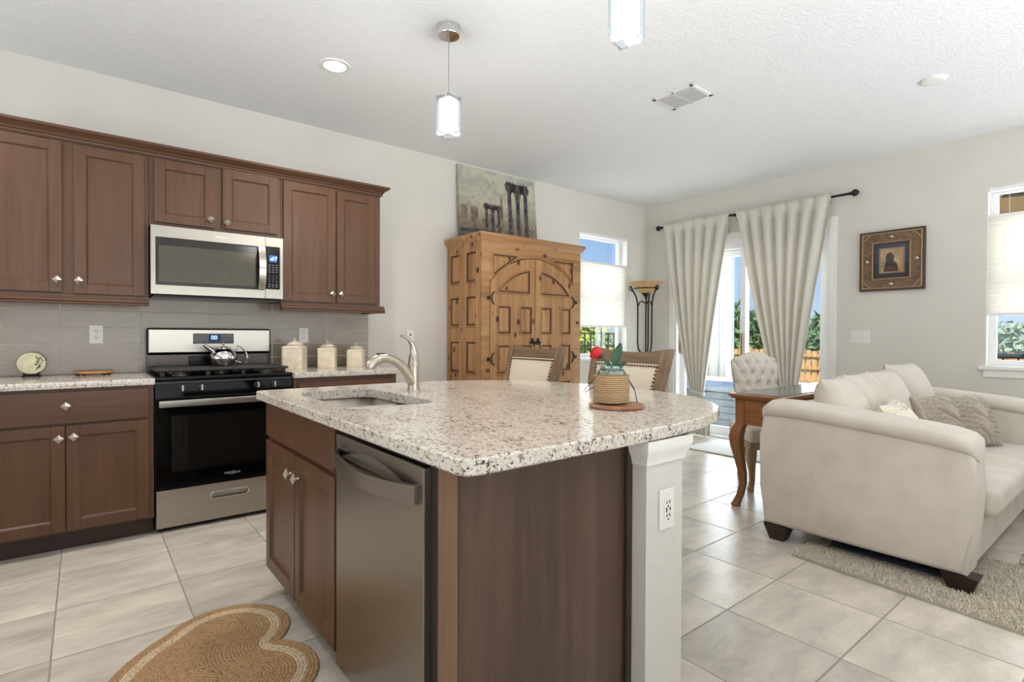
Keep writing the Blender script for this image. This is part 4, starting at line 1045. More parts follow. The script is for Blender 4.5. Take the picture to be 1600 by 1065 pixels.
def painting():
    # canvas leaning on the wall, standing on the armoire
    zb, ztop = 2.052, 2.786; x0, x1 = 2.755, 3.72
    yb_, yt = YW-.085, YW-.026
    r = thing('bridge_painting', 'unframed canvas of a dark stone bridge leaning above the armoire', 'painting', ((x0+x1)/2, yb_, zb))
    h = ztop-zb; L = math.hypot(h, yt-yb_); ang = math.atan2(yt-yb_, h)
    T = TR(x0, yb_, zb) @ Matrix.Rotation(-ang, 4, 'X')
    W_ = x1-x0
    def cmat():
        m, t, b = newmat('painted_sky'); v = coords(t); n1 = N(t, 'ShaderNodeTexNoise', Scale=5., Detail=7., Roughness=.65, Distortion=.7); t.links.new(v, n1.inputs['Vector'])
        s = N(t, 'ShaderNodeSeparateXYZ'); c_ = N(t, 'ShaderNodeTexCoord'); t.links.new(c_.outputs['Object'], s.inputs[0])
        g = ramp(t, s.outputs[2], [(.05, (110, 98, 86)), (.22, (158, 146, 124)), (.42, (202, 196, 174)), (.72, (208, 206, 190))])
        k = ramp(t, n1.outputs[0], [(.3, (180, 184, 188)), (.5, (226, 228, 226)), (.7, (255, 250, 236))])
        mm = N(t, 'ShaderNodeMix', data_type='RGBA', blend_type='MULTIPLY'); mm.inputs[0].default_value = 1.; t.links.new(g, mm.inputs[6]); t.links.new(k, mm.inputs[7])
        t.links.new(mm.outputs[2], b.inputs['Base Color']); b.inputs['Roughness'].default_value = .6; bump(t, b, n1.outputs[0], .2, .006); return m
    MB(T).box(0, W_, 0, .03, 0, L, .003).build('canvas', cmat(), r)
    INK = plain('ink_paint', (66, 58, 60), .6, noise=.5, nscale=22.); MID = plain('umber_paint', (112, 98, 80), .6, noise=.3, nscale=14.); BLUE = plain('slate_paint', (58, 62, 72), .6, noise=.3, nscale=16.)
    def pa(polys, mat, name, y=-.0008):
        m = MB(T)
        for p in polys: m.prism([(a*W_, c*L) for a, c in p], y, 0, 'y')
        m.build(name, mat, r)
    rnd = random.Random(5)
    # skyline
    sk_ = []
    x = .02
    while x < .95:
        w = rnd.uniform(.04, .09); hh = rnd.uniform(.34, .52) if x < .25 else rnd.uniform(.25, .42); sk_.append([(x, .16), (x+w, .16), (x+w, hh), (x, hh)]); x += w+rnd.uniform(.01, .05)
    sk_.append([(.50, .2), (.545, .2), (.535, .62), (.522, .70), (.51, .62)])
    pa(sk_, MID, 'painted_skyline', -.0005)
    def tower(cx_, zb_, zt_, w, name):
        polys = []; t = w*.185
        # three piers + head with pointed arches built as strips
        for k in (-1, 0, 1):
            x = cx_+k*(w/2-t/2); polys.append([(x-t/2*1.12, zb_), (x+t/2*1.12, zb_), (x+t/2, zt_*.86+zb_*.14), (x-t/2, zt_*.86+zb_*.14)])
        ah = zb_+(zt_-zb_)*.66; hd = zb_+(zt_-zb_)*.86
        for k in (-1, 1):
            xc = cx_+k*(w/4-t/12); hw = (w-3*t)/4+.002
            n = 6
            for s in (-1, 1):
                pts = [(xc+s*hw*math.cos(PI/2*i/n), ah+(hd-ah)*math.sin(PI/2*i/n)*.9) for i in range(n+1)]
                polys.append(pts+[(xc, zt_*.98), (xc+s*hw*1.05, zt_*.98)])
        polys.append([(cx_-w*.56, zb_+(zt_-zb_)*.84), (cx_+w*.56, zb_+(zt_-zb_)*.84), (cx_+w*.60, zb_+(zt_-zb_)*.93), (cx_+w*.5, zt_), (cx_-w*.1, zt_*.99), (cx_-w*.5, zt_*1.01), (cx_-w*.62, zb_+(zt_-zb_)*.95)])
        for i in range(7):
            x = cx_-w*.5+w*i/6; polys.append([(x-.008, zt_*.97), (x+.008, zt_*.97), (x+rnd.uniform(-.01, .01), zt_*(1.01+rnd.uniform(.01, .05)))])
        pa(polys, INK, name, -.0014)
    tower(.405, .14, .54, .19, 'painted_small_tower'); tower(.745, .10, .90, .27, 'painted_large_tower')
    pa([[(.0, .17), (.2, .185), (.45, .175), (.75, .13), (1, .06), (1, .02), (.75, .09), (.45, .13), (.2, .14), (0, .12)]], BLUE, 'painted_deck', -.0018)
    pa([[(.22, .155), (.5, .13), (.5, .03), (.22, .075)], [(0, .0), (1, 0), (1, .03), (.55, .05), (0, .09)]], BLUE, 'painted_water', -.0012)
    m = MB(T)
    for (a, b) in (((.86, .52), (1., .24)), ((.84, .44), (.98, .16)), ((.82, .4), (.92, .14)), ((.62, .42), (.46, .22)), ((.62, .48), (.5, .3))):
        m.tube([(a[0]*W_, -.001, a[1]*L), (b[0]*W_, -.001, b[1]*L)], .0018, 5)
    m.build('painted_cables', plain('cable_paint', (190, 186, 172), .6), r)
painting()
# ------------------------------------------------------------------ curtains
def cmat(): return cloth('curtain_fabric', (226, 221, 211), 260, .03, transl=.22, rough=.7, sheen=.3)
CURT = cmat()
RODX = XB-.085
def curtain(label, ytop0, ytop1, ytie, ztie, pleats, seed):
    # ytop0 > ytop1 (left to right in the photo)
    r = thing('curtain', label, 'curtain', (RODX, (ytop0+ytop1)/2, 0), 'pale curtains at the sliding door')
    ztop = 2.535; rnd = random.Random(seed); ph = [rnd.uniform(-.5, .5) for _ in range(pleats+2)]
    def fn(u, v, off=0):
        z = ztop-(ztop-ztie)*v
        k = v**1.0
        wt = .085
        e0 = ytop0+(ytie+wt-ytop0)*(k**1.05); e1 = ytop1+(ytie-wt-ytop1)*(k**1.05)
        y = e0+(e1-e0)*u
        f = u*pleats
        amp = .020+.032*math.sin(PI*min(1, v*1.0))**.8+.012*v
        fold = math.sin(2*PI*f+ph[int(f)]*v*1.2)
        fold = math.copysign(abs(fold)**.65, fold)
        x = RODX-amp*fold*(1-.3*v)-.03*math.sin(PI*v)
        if v < .06: x = RODX-.027-.008*fold
        y += .010*math.sin(2*PI*f*1.0+1.3)*(1-v)
        return (x, y, z)
    m = MB(); m.grid(fn, pleats*14, 46)
    m.build('drape', CURT, r, 60, solid=.002)
    def fn2(u, v):
        z = ztie-.02-(ztie-.04)*v; wt = .085+.085*math.sin(PI/2*min(1, v*1.4))
        f = u*pleats; fold = math.sin(2*PI*f+ph[int(f)])
        return (RODX-.025*fold*(.4+v), ytie+wt-2*wt*u, z)
    m = MB(); m.grid(fn2, pleats*10, 14); m.build('drape_tail', CURT, r, 60, solid=.002)
    m = MB(); rings = []
    for k in range(29):
        a = 2*PI*k/28; rings.append((RODX+.050*math.cos(a), ytie+.098*math.sin(a), ztie-.005+.02*math.sin(a)))
    pts = rings[:-1]
    m.loft([[(x, y, z-.022) for x, y, z in pts], [(x*1.0005, y, z) for x, y, z in pts], [(x, y, z+.022) for x, y, z in pts]], cap=False); m.build('tieback', CURT, r, 60, solid=.004)
    return r
curtain('left tied back curtain nearer the torch lamp', 3.955, 3.095, 3.50, .515, 6, 1)
curtain('right tied back curtain nearer the framed picture', 3.02, 2.06, 2.48, .515, 7, 2)
def rod():
    z = 2.50; r = thing('curtain_rod', 'black curtain rod with round finials above the sliding door', 'curtain rod', (RODX, 2.95, z))
    MB().tube([(RODX, 4.0, z), (RODX, 1.93, z)], .0115, 14).build('rod', IRON, r)
    for y, s in ((4.0, 1), (1.93, -1)):
        m = MB(TR(RODX, y, z) @ Matrix.Rotation(-s*PI/2, 4, 'X')); m.lathe([(.012, 0), (.017, .004), (.017, .010), (.010, .014), (.018, .022), (.031, .040), (.033, .052), (.026, .070), (.010, .083), (0, .086)], seg=20); m.build('finial', IRON, r)
    for y in (3.90, 3.06, 2.13):
        m = MB(); m.tube([(XB-.006, y, z-.01), (RODX, y, z-.012)], .006, 8); m.box(XB-.008, XB-.0005, y-.014, y+.014, z-.05, z+.03, .003); m.tube([(RODX-.016, y, z), (RODX, y, z-.017), (RODX+.016, y, z)], .005, 8); m.build('bracket', IRON, r)
rod()
# ------------------------------------------------------------------ framed picture
def picture():
    yc, zc_ = 1.605, 1.851; w, h = .488, .532
    r = thing('framed_picture', 'square carved wooden frame with a dark silhouette figure on tan', 'picture', (XB, yc, zc_))
    T = TR(XB-.0005, yc, zc_) @ RB
    FW = wood('frame_wood', (84, 62, 44), (112, 86, 62), (134, 106, 80), 0, .9, .5)
    FD = plain('frame_dark', (72, 56, 42), .5); RP = plain('rope_tan', (150, 122, 90), .6, noise=.2, nscale=80.)
    x, z = w/2, h/2; b = .105
    m = MB(T); m.box(-x, x, -.03, 0, z-b, z, .003); m.box(-x, x, -.03, 0, -z, -z+b, .003); m.box(-x, -x+b, -.03, 0, -z+b, z-b, .003); m.box(x-b, x, -.03, 0, -z+b, z-b, .003); fr = m.build('frame', FW, r)
    m = MB(T)
    m.box(-x-.004, x+.004, -.034, 0, z-.014, z+.004, .003); m.box(-x-.004, x+.004, -.034, 0, -z-.004, -z+.014, .003); m.box(-x-.004, -x+.014, -.034, 0, -z+.014, z-.014, .003); m.box(x-.014, x+.004, -.034, 0, -z+.014, z-.014, .003)
    m.build('outer_edge', FD, fr)
    m = MB(T); i = b-.004
    xi, zi = x-i, z-i
    def rope(p, q):
        n = int((Vector(q)-Vector(p)).length/.006); p, q = Vector(p), Vector(q)
        m.tube([tuple(p+(q-p)*k/n) for k in range(n+1)], [.0065+.0018*(k % 2) for k in range(n+1)], 8)
    for p, q in (((-xi, -.034, -zi), (xi, -.034, -zi)), ((-xi, -.034, zi), (xi, -.034, zi)), ((-xi, -.034, -zi), (-xi, -.034, zi)), ((xi, -.034, -zi), (xi, -.034, zi))): rope(p, q)
    xo = x-.020; zo = z-.020
    for p, q in (((-xo, -.033, -zo), (-xo, -.033, zo)), ((xo, -.033, -zo), (xo, -.033, zo)), ((-xo, -.033, zo), (xo, -.033, zo)), ((-xo, -.033, -zo), (xo, -.033, -zo))): rope(p, q)
    for sx in (-1, 1):
        for sz in (-1, 1):
            rope((sx*(x-.022), -.033, sz*(z-.085)), (sx*(x-.085), -.033, sz*(z-.022)))
    m.build('rope_trim', RP, fr)
    for px, pz in ((0, z-.055), (0, -z+.055), (-x+.055, 0), (x-.055, 0)):
        MB(T).lathe([(.017, 0), (.016, .004), (.010, .009), (0, .011)], (0, 0, 0), 20, T=TR(px, -.03, pz) @ Matrix.Rotation(PI/2, 4, 'X')).build('concho', NICKEL, fr)
    MB(T).box(-x+b-.004, x-b+.004, -.014, -.004, -z+b-.004, z-b+.004).build('mat_board', plain('navy_mat', (40, 42, 58), .6), r)
    MB(T).box(-.098, .098, -.0155, -.013, -.115, .115).build('mat_lining', plain('mat_line', (150, 128, 100), .6), r)
    art = MB(T).box(-.086, .086, -.0165, -.013, -.105, .105).build('art_print', plain('tan_print', (190, 158, 112), .55, noise=.12, nscale=10.), r)
    body = [(-.060, -.10), (.050, -.10), (.048, -.06), (.040, -.03), (.022, -.012), (.012, -.004), (.016, .012), (.022, .022), (.016, .044), (.006, .064), (-.010, .072), (-.030, .064), (-.042, .044), (-.044, .016), (-.038, -.004), (-.050, -.024), (-.058, -.06)]
    MB(T).prism(body, -.0172, -.016, 'y').build('printed_figure', plain('figure_dark', (58, 46, 40), .6, noise=.2), art)
    MB(T).prism([(-.060, -.10), (.050, -.10), (.048, -.062), (.0, -.05), (-.058, -.066)], -.0175, -.0168, 'y').build('printed_blanket', plain('figure_rust', (92, 58, 44), .6, noise=.3), art)
    m = MB(T); m.tube([(.016, -.0172, .016), (.036, -.0172, .012), (.052, -.0172, -.012), (.060, -.0172, -.05), (.060, -.0172, -.075)], .0016, 5); m.tube([(.02, -.0172, .0), (.036, -.0172, .02)], .005, 6); m.build('printed_hand', plain('hand_tan', (216, 190, 150), .6), art)
    MB(T).box(-x+b, x-b, -.022, -.020, -z+b, z-b).build('glazing', glass('picture_glass', (252, 252, 252), .03), r)
picture()
# ------------------------------------------------------------------ torchiere
def torch_lamp():
    c = (5.28, 4.0); r = thing('torchiere_lamp', 'wrought iron torch floor lamp with an amber glass bowl in the corner', 'floor lamp', (c[0], c[1], 0))
    z0 = 1.805
    def amber():
        m, t, b = newmat('amber_glass'); v = coords(t); n = N(t, 'ShaderNodeTexNoise', Scale=14., Detail=5.); t.links.new(v, n.inputs['Vector'])
        t.links.new(ramp(t, n.outputs[0], [(.3, (196, 152, 92)), (.7, (232, 200, 148))]), b.inputs['Base Color']); b.inputs['Roughness'].default_value = .3
        b.inputs['Transmission Weight'].default_value = 0; b.inputs['Coat Weight'].default_value = .3
        out = t.nodes['Material Output']; tb = N(t, 'ShaderNodeBsdfTranslucent'); tb.inputs[0].default_value = lin((232, 200, 148))+(1,); mx = N(t, 'ShaderNodeMixShader'); mx.inputs[0].default_value = .3
        t.links.new(b.outputs[0], mx.inputs[1]); t.links.new(tb.outputs[0], mx.inputs[2]); t.links.new(mx.outputs[0], out.inputs[0]); return m
    MB().lathe([(.02, -.135), (.07, -.12), (.115, -.075), (.135, -.04), (.165, -.012), (.182, -.002), (.182, .004), (.160, -.006), (.130, -.034), (.108, -.070), (.066, -.113), (0, -.128)], (c[0], c[1], z0), 40, sx=1.1, sy=1.1).build('glass_bowl', amber(), r)
    m = MB(); m.lathe([(0, -.20), (.012, -.195), (.02, -.17), (.05, -.135), (.055, -.128), (0, -.128)], (c[0], c[1], z0), 20); m.build('bowl_cup', IRON, r)
    m = MB(); m.tube([(c[0]+.134*math.cos(a), c[1]+.134*math.sin(a), z0-.075) for a in np.linspace(0, 2*PI, 33)[:-1]], .006, 8, closed=True); m.build('ring', IRON, r)
    MB().tube([(c[0], c[1], .05), (c[0], c[1], z0-.19)], .009, 10).build('centre_pole', IRON, r)
    for k in range(3):
        a = -2.25+k*2*PI/3+.52
        d = Vector((math.cos(a), math.sin(a), 0)); C = Vector((c[0], c[1], 0))
        def P(rad, z): return tuple(C+d*(rad*1.16)+Vector((0, 0, z)))
        m = MB()
        m.tube([P(.155, z0-.045), P(.150, z0-.085), P(.125, z0-.12), P(.100, z0-.18), P(.088, z0-.25), P(.084, z0-.32), P(.084, z0-.72), P(.076, z0-.80), P(.038, z0-.87), P(.022, z0-.90), P(.038, z0-.93), P(.076, z0-1.0), P(.084, z0-1.08), P(.084, .5), P(.08, .3), P(.13, .12), P(.175, .03), P(.185, .008)], .0095, 8)
        m.tube([P(.155+.022*math.sin(t), z0-.072+.028*math.cos(t)) for t in np.linspace(0, 5.2, 16)], .0055, 7)
        m.tube([P(.084, z0-.29), P(.064, z0-.235), P(.036, z0-.225), P(.012, z0-.25)], .0075, 7)
        m.tube([P(.042+.016*math.sin(t), z0-.90+.020*math.cos(t)) for t in np.linspace(-2.2, 2.2, 12)], .005, 7)
        m.build('scroll_leg', IRON, r)
    MB().lathe([(.035, 0), (.045, .004), (.045, .02), (.02, .04), (.012, .06)], (c[0], c[1], 0), 20).build('base', IRON, r)
torch_lamp()
# ------------------------------------------------------------------ counter stools
def stool():
    # local: faces -x, centre of the seat at origin; back at +x
    r = thing('counter_stool', 'counter stool with linen back and nailhead trim nearer the armoire', 'stool', (0, 0, 0), 'counter stools at the island')
    W2 = .265; sz = .655
    NAIL = plain('bronze_nail', (112, 84, 58), .35, .8)
    MB().box(-.23, .21, -.235, .235, sz-.06, sz+.02, .03, 3).build('seat', LINEN, r)
    MB().box(-.215, .205, -.225, .225, sz-.11, sz-.058, .005).build('seat_rail', OAKGREYH, r)
    for sy in (-1, 1):
        m = MB(); m.loft([[(-.205+k*q, sy*(.20+.0*k), 0) for q in (0,)] for k in ()]) if False else None
        m.box(-.215, -.170, sy*.205-.022, sy*.205+.022, 0, sz-.06, .004); m.build('front_leg', OAKGREY, r)
        # rear leg and back post in one curved piece
        path = [(.20, 0), (.19, .3), (.185, .62), (.20, .75), (.235, .92), (.285, 1.095)]
        m = MB(); rings = []
        for i, (x, z) in enumerate(path):
            w = .024; t = .032 if z < .7 else .022; yy = sy*(.205+(.035 if z > .7 else 0)*(z-.7)/.4)
            rings.append([(x-t, yy-w, z), (x+t, yy-w, z), (x+t, yy+w, z), (x-t, yy+w, z)])
        m.loft(rings); m.build('back_post', OAKGREY, r)
    def topx(z): return .20+(.285-.20)*((z-.75)/.345)**1.15 if z > .75 else .20
    m = MB(); rings = []
    n = 12
    for i in range(n+1):
        t = i/n; y = -.255+.51*t; sag = .022*math.sin(PI*t); bow = .018*math.sin(PI*t)
        zt_, zb_ = 1.098-sag, 1.022-.014*math.sin(PI*t)
        rings.append([(topx(zb_)-.018+bow, y, zb_), (topx(zt_)-.018+bow, y, zt_), (topx(zt_)+.018+bow, y, zt_), (topx(zb_)+.018+bow, y, zb_)])
    m.loft(rings); m.build('top_rail', OAKGREYH, r)
    # fabric panel
    m = MB(); 
    def pf(u, v):
        z = .70+.318*v; y = (-.5+u)*2*(.186+.030*v); bow = .016*math.sin(PI*u)
        return (topx(z)-.022-.014*math.sin(PI*u)**.5*math.sin(PI*v)**.5+bow, y, z)
    m.grid(pf, 14, 14)
    def pb(u, v):
        z = .70+.318*v; y = (-.5+u)*2*(.186+.030*v); bow = .016*math.sin(PI*u)
        return (topx(z)+.012+bow, y, z)
    m.grid(pb, 14, 14); bp = m.build('back_panel', LINEN, r, 60)
    m = MB()
    for i in range(23):
        u = (i+.5)/23; x, y, z = pf(u, .97); m.sphere((x-.004, y, z), .0062, 8)
    for s in (0, 1):
        for i in range(17):
            v = (i+.3)/17; x, y, z = pf(.025 if s == 0 else .975, v); m.sphere((x-.004, y, z), .0062, 8)
    m.build('nailhead_trim', NAIL, bp)
    MB().box(.17, .20, -.19, .19, .66, .70, .004).build('lower_back_rail', OAKGREYH, r)
    for sy in (-1, 1):
        MB().box(-.175, .17, sy*.205-.012, sy*.205+.012, .20, .235, .003).build('side_stretcher', OAKGREY, r)
    MB().box(-.205, -.18, -.19, .19, .24, .28, .003).build('footrest', OAKGREYH, r)
    return r
s1 = stool(); s1.location = (2.03, 2.62, 0)
s2 = copy_tree(s1); s2.location = (2.03, 1.85, 0)
s2['label'] = 'counter stool with linen back and nailhead trim right behind the wicker jar'
# ------------------------------------------------------------------ desk and tufted chair
def desk():
    x0, x1, y0, y1, zt = 3.455, 4.85, 1.555, 1.925, .775
    r = thing('writing_desk', 'oak desk with cabriole legs and a dark marble inset behind the sofa', 'desk', ((x0+x1)/2, (y0+y1)/2, 0))
    m = MB(); m.box(x0, x1, y0, y1, zt-.022, zt-.001, .006); m.box(x0+.012, x1-.012, y0+.012, y1-.012, zt-.034, zt-.020, .005); m.build('top', DESKW, r)
    MB().box(x0+.035, x1-.035, y0+.035, y1-.035, zt-.003, zt+.004, .002).build('marble_inset', MARBLE, r)
    m = MB(); a, b, c, d = x0+.042, x1-.042, y0+.042, y1-.042
    m.box(a, b, c, c+.02, .565, zt-.034, .002); m.box(a, b, d-.02, d, .565, zt-.034, .002); m.box(a, a+.02, c, d, .565, zt-.034, .002); m.box(b-.02, b, c, d, .565, zt-.034, .002); m.build('apron', DESKW, r); a, b, c, d = x0+.035, x1-.035, y0+.035, y1-.035
    for cx_, cy_, sx, sy in ((a, d, -1, 1), (b, d, 1, 1), (a, c, -1, -1), (b, c, 1, -1)):
        D = Vector((sx, sy, 0)).normalized(); m = MB(); rings = []
        for off, z, w in ((0, zt-.034, .030), (0, .57, .030), (.022, .53, .034), (.034, .48, .036), (.030, .42, .033), (.010, .32, .026), (-.010, .22, .021), (-.012, .15, .019), (.004, .08, .019), (.026, .03, .022), (.036, .012, .024), (.030, .0, .020)):
            p = Vector((cx_-sx*.030, cy_-sy*.030, z))+D*off; rings.append([(p.x-w, p.y-w, z), (p.x+w, p.y-w, z), (p.x+w, p.y+w, z), (p.x-w, p.y+w, z)])
        mb = m.loft(rings); m.build('leg', wood('desk_oak_upright', (110, 68, 38), (136, 88, 52), (156, 106, 66), 2, .8, .35, .2, .8), r, 50)
desk()
TUFT = cloth('tufted_linen', (222, 216, 204), 500, .04)
def tufted_chair():
    L1 = Vector((3.89, 1.98, 0)); a = math.radians(47); bk = Vector((math.cos(a), math.sin(a), 0)); p = Vector((math.sin(a), -math.cos(a), 0))
    r = thing('tufted_chair', 'tufted cream dining chair pulled up to the desk', 'chair', tuple(L1+.215*p+.22*bk))
    O = L1+p*.215
    M_ = Matrix(((p.x, bk.x, 0, O.x), (p.y, bk.y, 0, O.y), (0, 0, 1, 0), (0, 0, 0, 1)))    # local x along width, y backward
    m = MB(M_); m.box(-.235, .235, -.02, .46, .36, .475, .03, 3); m.build('seat', TUFT, r)
    OW = wood('chair_oak', (140, 116, 88), (166, 142, 112), (186, 164, 136), 2, .8, .5)
    MB(M_).box(-.225, .225, -.01, .45, .315, .362, .006).build('seat_rail', OW, r)
    for sx in (-1, 1):
        m = MB(M_); rings = []
        for off, z, w in ((0, .33, .030), (.006, .28, .032), (.004, .22, .026), (-.006, .14, .019), (-.008, .08, .017), (.004, .03, .018), (.010, .010, .020), (.006, 0, .017)):
            cx_, cy_ = sx*(.205+off), .02-off; rings.append([(cx_-w, cy_-w, z), (cx_+w, cy_-w, z), (cx_+w, cy_+w, z), (cx_-w, cy_+w, z)])
        m.loft(rings); m.build('front_leg', OW, r, 50)
        m = MB(M_); rings = []
        for dy, z, w in ((.42, .34, .022), (.44, .18, .020), (.48, 0, .018)):
            rings.append([(sx*.13-w, dy-w, z), (sx*.13+w, dy-w, z), (sx*.13+w, dy+w, z), (sx*.13-w, dy+w, z)])
        m.loft(rings); m.build('rear_leg', OW, r)
    # tufted back
    but = []
    for j in range(5):
        for i in range(5 if j % 2 == 0 else 4):
            but.append(((i-2)*.082 if j % 2 == 0 else (i-1.5)*.082, .60+j*.085))
    def topz(u): s = abs(u-.5)*2; return .985+.055*(math.cos(PI*min(1, s*1.12))*.5+.5)-.045*max(0, (s-.82)/.18)**2
    def fpos(u, v):
        w = .158+.030*v; x = (u-.5)*2*w; z = .47+(topz(u)-.47)*v; y = .43+.10*v
        d = 1e9
        dep = .055*min(1, 4.5*min(u, 1-u))**.5*min(1, 5*(1-v))**.5
        for bx_, bz_ in but:
            q = math.hypot(x-bx_, z-bz_); dep -= .020*math.exp(-(q/.022)**2)
            for sgn in (-1, 1):
                # diagonal pleats
                tx = (x-bx_); tz = (z-bz_)
                if 0 < tz < .085:
                    ex = tx-sgn*tz*.54; dep -= .007*math.exp(-(ex/.009)**2)
        return (x, y-dep, z)
    m = MB(M_); m.grid(fpos, 56, 60)
    m.grid(lambda u, v: ((u-.5)*2*(.158+.030*v), .43+.10*v+.03, .47+(topz(u)-.47)*v), 20, 12)
    for side in (0, 1):
        m.grid(lambda t, v: ((side-.5)*2*(.158+.030*v), .43+.10*v+.03*t, .47+(topz(side)-.47)*v), 3, 12)
    m.grid(lambda u, t: ((u-.5)*2*.188, .53+.03*t, topz(u)), 24, 3)
    bkp = m.build('tufted_back', TUFT, r, 60)
    n = MB(M_)
    for side in (-1, 1):
        for i in range(18):
            v = (i+.5)/18; n.sphere((side*(.160+.030*v), .43+.10*v+.012, .47+.49*v), .0055, 8)
    n.build('nailhead_trim', plain('pewter_nail', (120, 112, 100), .35, .8), bkp)
    for bx_, bz_ in but:
        u = bx_/(2*.175)+.5
        if 0.05 < u < .95 and bz_ < topz(u)-.03:
            v = (bz_-.47)/(topz(u)-.47); q = fpos(u, v); MB(M_).sphere((q[0], q[1]-.003, q[2]), .008, 8, (1, .6, 1)).build('button', TUFT, bkp)
tufted_chair()
# ------------------------------------------------------------------ sofa
def pillow(m, w, h, d, T, pinch=.12, nu=22, nv=22, fn=None):
    for s in (-1, 1):
        def f(u, v, s=s):
            a, b = (u-.5)*2, (v-.5)*2
            e = max(0, (1-abs(a)**2.6))*max(0, (1-abs(b)**2.6)); t = e**.45
            px = a*w/2*(1-pinch*(1-abs(b)**2)*abs(a)**3*.6); pz = b*h/2*(1-pinch*(1-abs(a)**2)*abs(b)**3*.6)
            dd = d/2*t+(fn(a, b)*t if fn and s < 0 else 0)
            return (px, s*dd, pz)
        m.grid(f, nu, nv, T=T)
    bmesh.ops.remove_doubles(m.bm, verts=m.bm.verts[:], dist=1e-5)
def sofa():
    xa, xb, yf, yb = 3.07, 5.10, .545, 1.50
    r = thing('sofa', 'beige microfibre sofa with rolled arms seen from its left side', 'sofa', ((xa+xb)/2, (yf+yb)/2, 0))
    def armshape(x0, x1, nm):
        m = MB(); poly = [(yb-.01, .085), (yb+.008, .30), (yb+.012, .60), (yb+.0, .735), (1.2, .735), (.9, .712), (.7, .690), (.59, .672), (.552, .645), (.545, .5), (.556, .3), (.575, .09)]
        m.prism(poly, x0, x1, 'x')
        ed = [e for e in m.bm.edges if len(e.link_faces) == 2 and any(len(f.verts) > 4 for f in e.link_faces)]
        bmesh.ops.bevel(m.bm, geom=ed, offset=.028, segments=4, profile=.5, affect='EDGES')
        a = m.build(nm, SOFA, r, 50)
        p = MB(); n = 18; rings = []
        xc = (x0+x1)/2; hw = (x1-x0)/2+.02
        path = [(1.508, .715), (1.50, .755), (1.46, .778), (1.3, .778), (1.1, .764), (.9, .748), (.72, .733), (.64, .722), (.58, .708), (.554, .690), (.545, .668)]
        for i, (y, z) in enumerate(path):
            k = (.55, .85, 1, 1, 1, 1, 1, 1, .97, .85, .6)[i]
            ring = []
            for q in range(20):
                t = 2*PI*q/20; cx_, sz_ = math.cos(t), math.sin(t)
                ring.append((xc+hw*k*math.copysign(abs(cx_)**.6, cx_), y, z-.032+.052*k*math.copysign(abs(sz_)**.75, sz_)))
            rings.append(ring)
        p.loft(rings); p.build('arm_pad', SOFA, a, 60)
    armshape(xa, xa+.22, 'arm'); armshape(xb-.22, xb, 'arm')
    m = MB(); m.box(xa+.20, xb-.20, yf+.035, yb-.02, .085, .32, .02, 3); m.build('base', SOFA, r)
    m = MB(); m.box(xa+.20, xb-.20, 1.30, yb, .09, .76, .05, 4); m.build('back', SOFA, r)
    w = (xb-xa-.44)/2
    for k in range(2):
        x0 = xa+.22+k*w; m = MB(); m.box(x0+.004, x0+w-.004, .505, 1.28, .315, .455, .045, 4)
        m.warp(lambda c: (c.x, c.y-.012*math.sin(PI*(c.x-x0)/w)*(c.y < .7), c.z+(.018*math.sin(PI*(c.x-x0)/w)*math.sin(PI*min(1, max(0, (c.y-.5)/.78))) if c.z > .4 else 0)))
        m.build('seat_cushion', SOFA, r)
    for k, (x, y, z, wd, hh, rz, tilt) in enumerate(((3.475, 1.20, .69, .44, .50, .12, -.35), (3.86, 1.215, .695, .44, .50, .05, -.33), (4.26, 1.215, .70, .46, .50, .0, -.33), (4.74, 1.215, .715, .50, .54, -.05, -.33))):
        m = MB(); pillow(m, wd, hh, .24, TR(x, y, z) @ RZ(rz) @ Matrix.Rotation(tilt, 4, 'X'), .08); m.build('back_cushion', SOFA, r, 60)
    LEG = plain('espresso_leg', (44, 26, 22), .35)
    for x, y in ((xa+.05, .60), (xa+.05, 1.42), (xb-.05, .60), (xb-.05, 1.42)):
        m = MB(); s0, s1 = .034, .052
        m.loft([[(x-s0, y-s0*1.1, .0), (x+s0, y-s0*1.1, 0), (x+s0, y+s0*1.1, 0), (x-s0, y+s0*1.1, 0)], [(x-s1, y-s1*1.3, .09), (x+s1, y-s1*1.3, .09), (x+s1, y+s1*1.3, .09), (x-s1, y+s1*1.3, .09)]]); m.build('leg', LEG, r)
sofa()
KNIT = cloth('knit_yarn', (178, 168, 154), 220, .2, big=.2, bumpk=.5)
def knit_pillow():
    c = (4.47, .90, .615); r = thing('knit_pillow', 'chunky cable knit grey cushion on the sofa seat', 'cushion', c)
    def f(a, b):
        x, z = a*.24, b*.15
        col = (x+.24)/.096; k = int(col); u = col-k-.5
        if k % 2 == 1:
            t = z*62; hgt = .050*(abs(math.sin(t/2+u*3.2))**.7)*math.exp(-(u/.42)**4)+.005*math.sin(t*2.0+u*14)-.006
        else:
            hgt = .012*abs(math.sin(z*105+(1.2 if int(u*8+8) % 2 else 0)))*abs(math.sin(u*10))*2.4-.008
        return hgt
    m = MB(); pillow(m, .54, .34, .16, TR(*c) @ RZ(-.55) @ Matrix.Rotation(-.45, 4, 'X'), .06, 150, 100, lambda a, b: f(a, b))
    m.build('knit_cover', KNIT, r, 80)
knit_pillow()
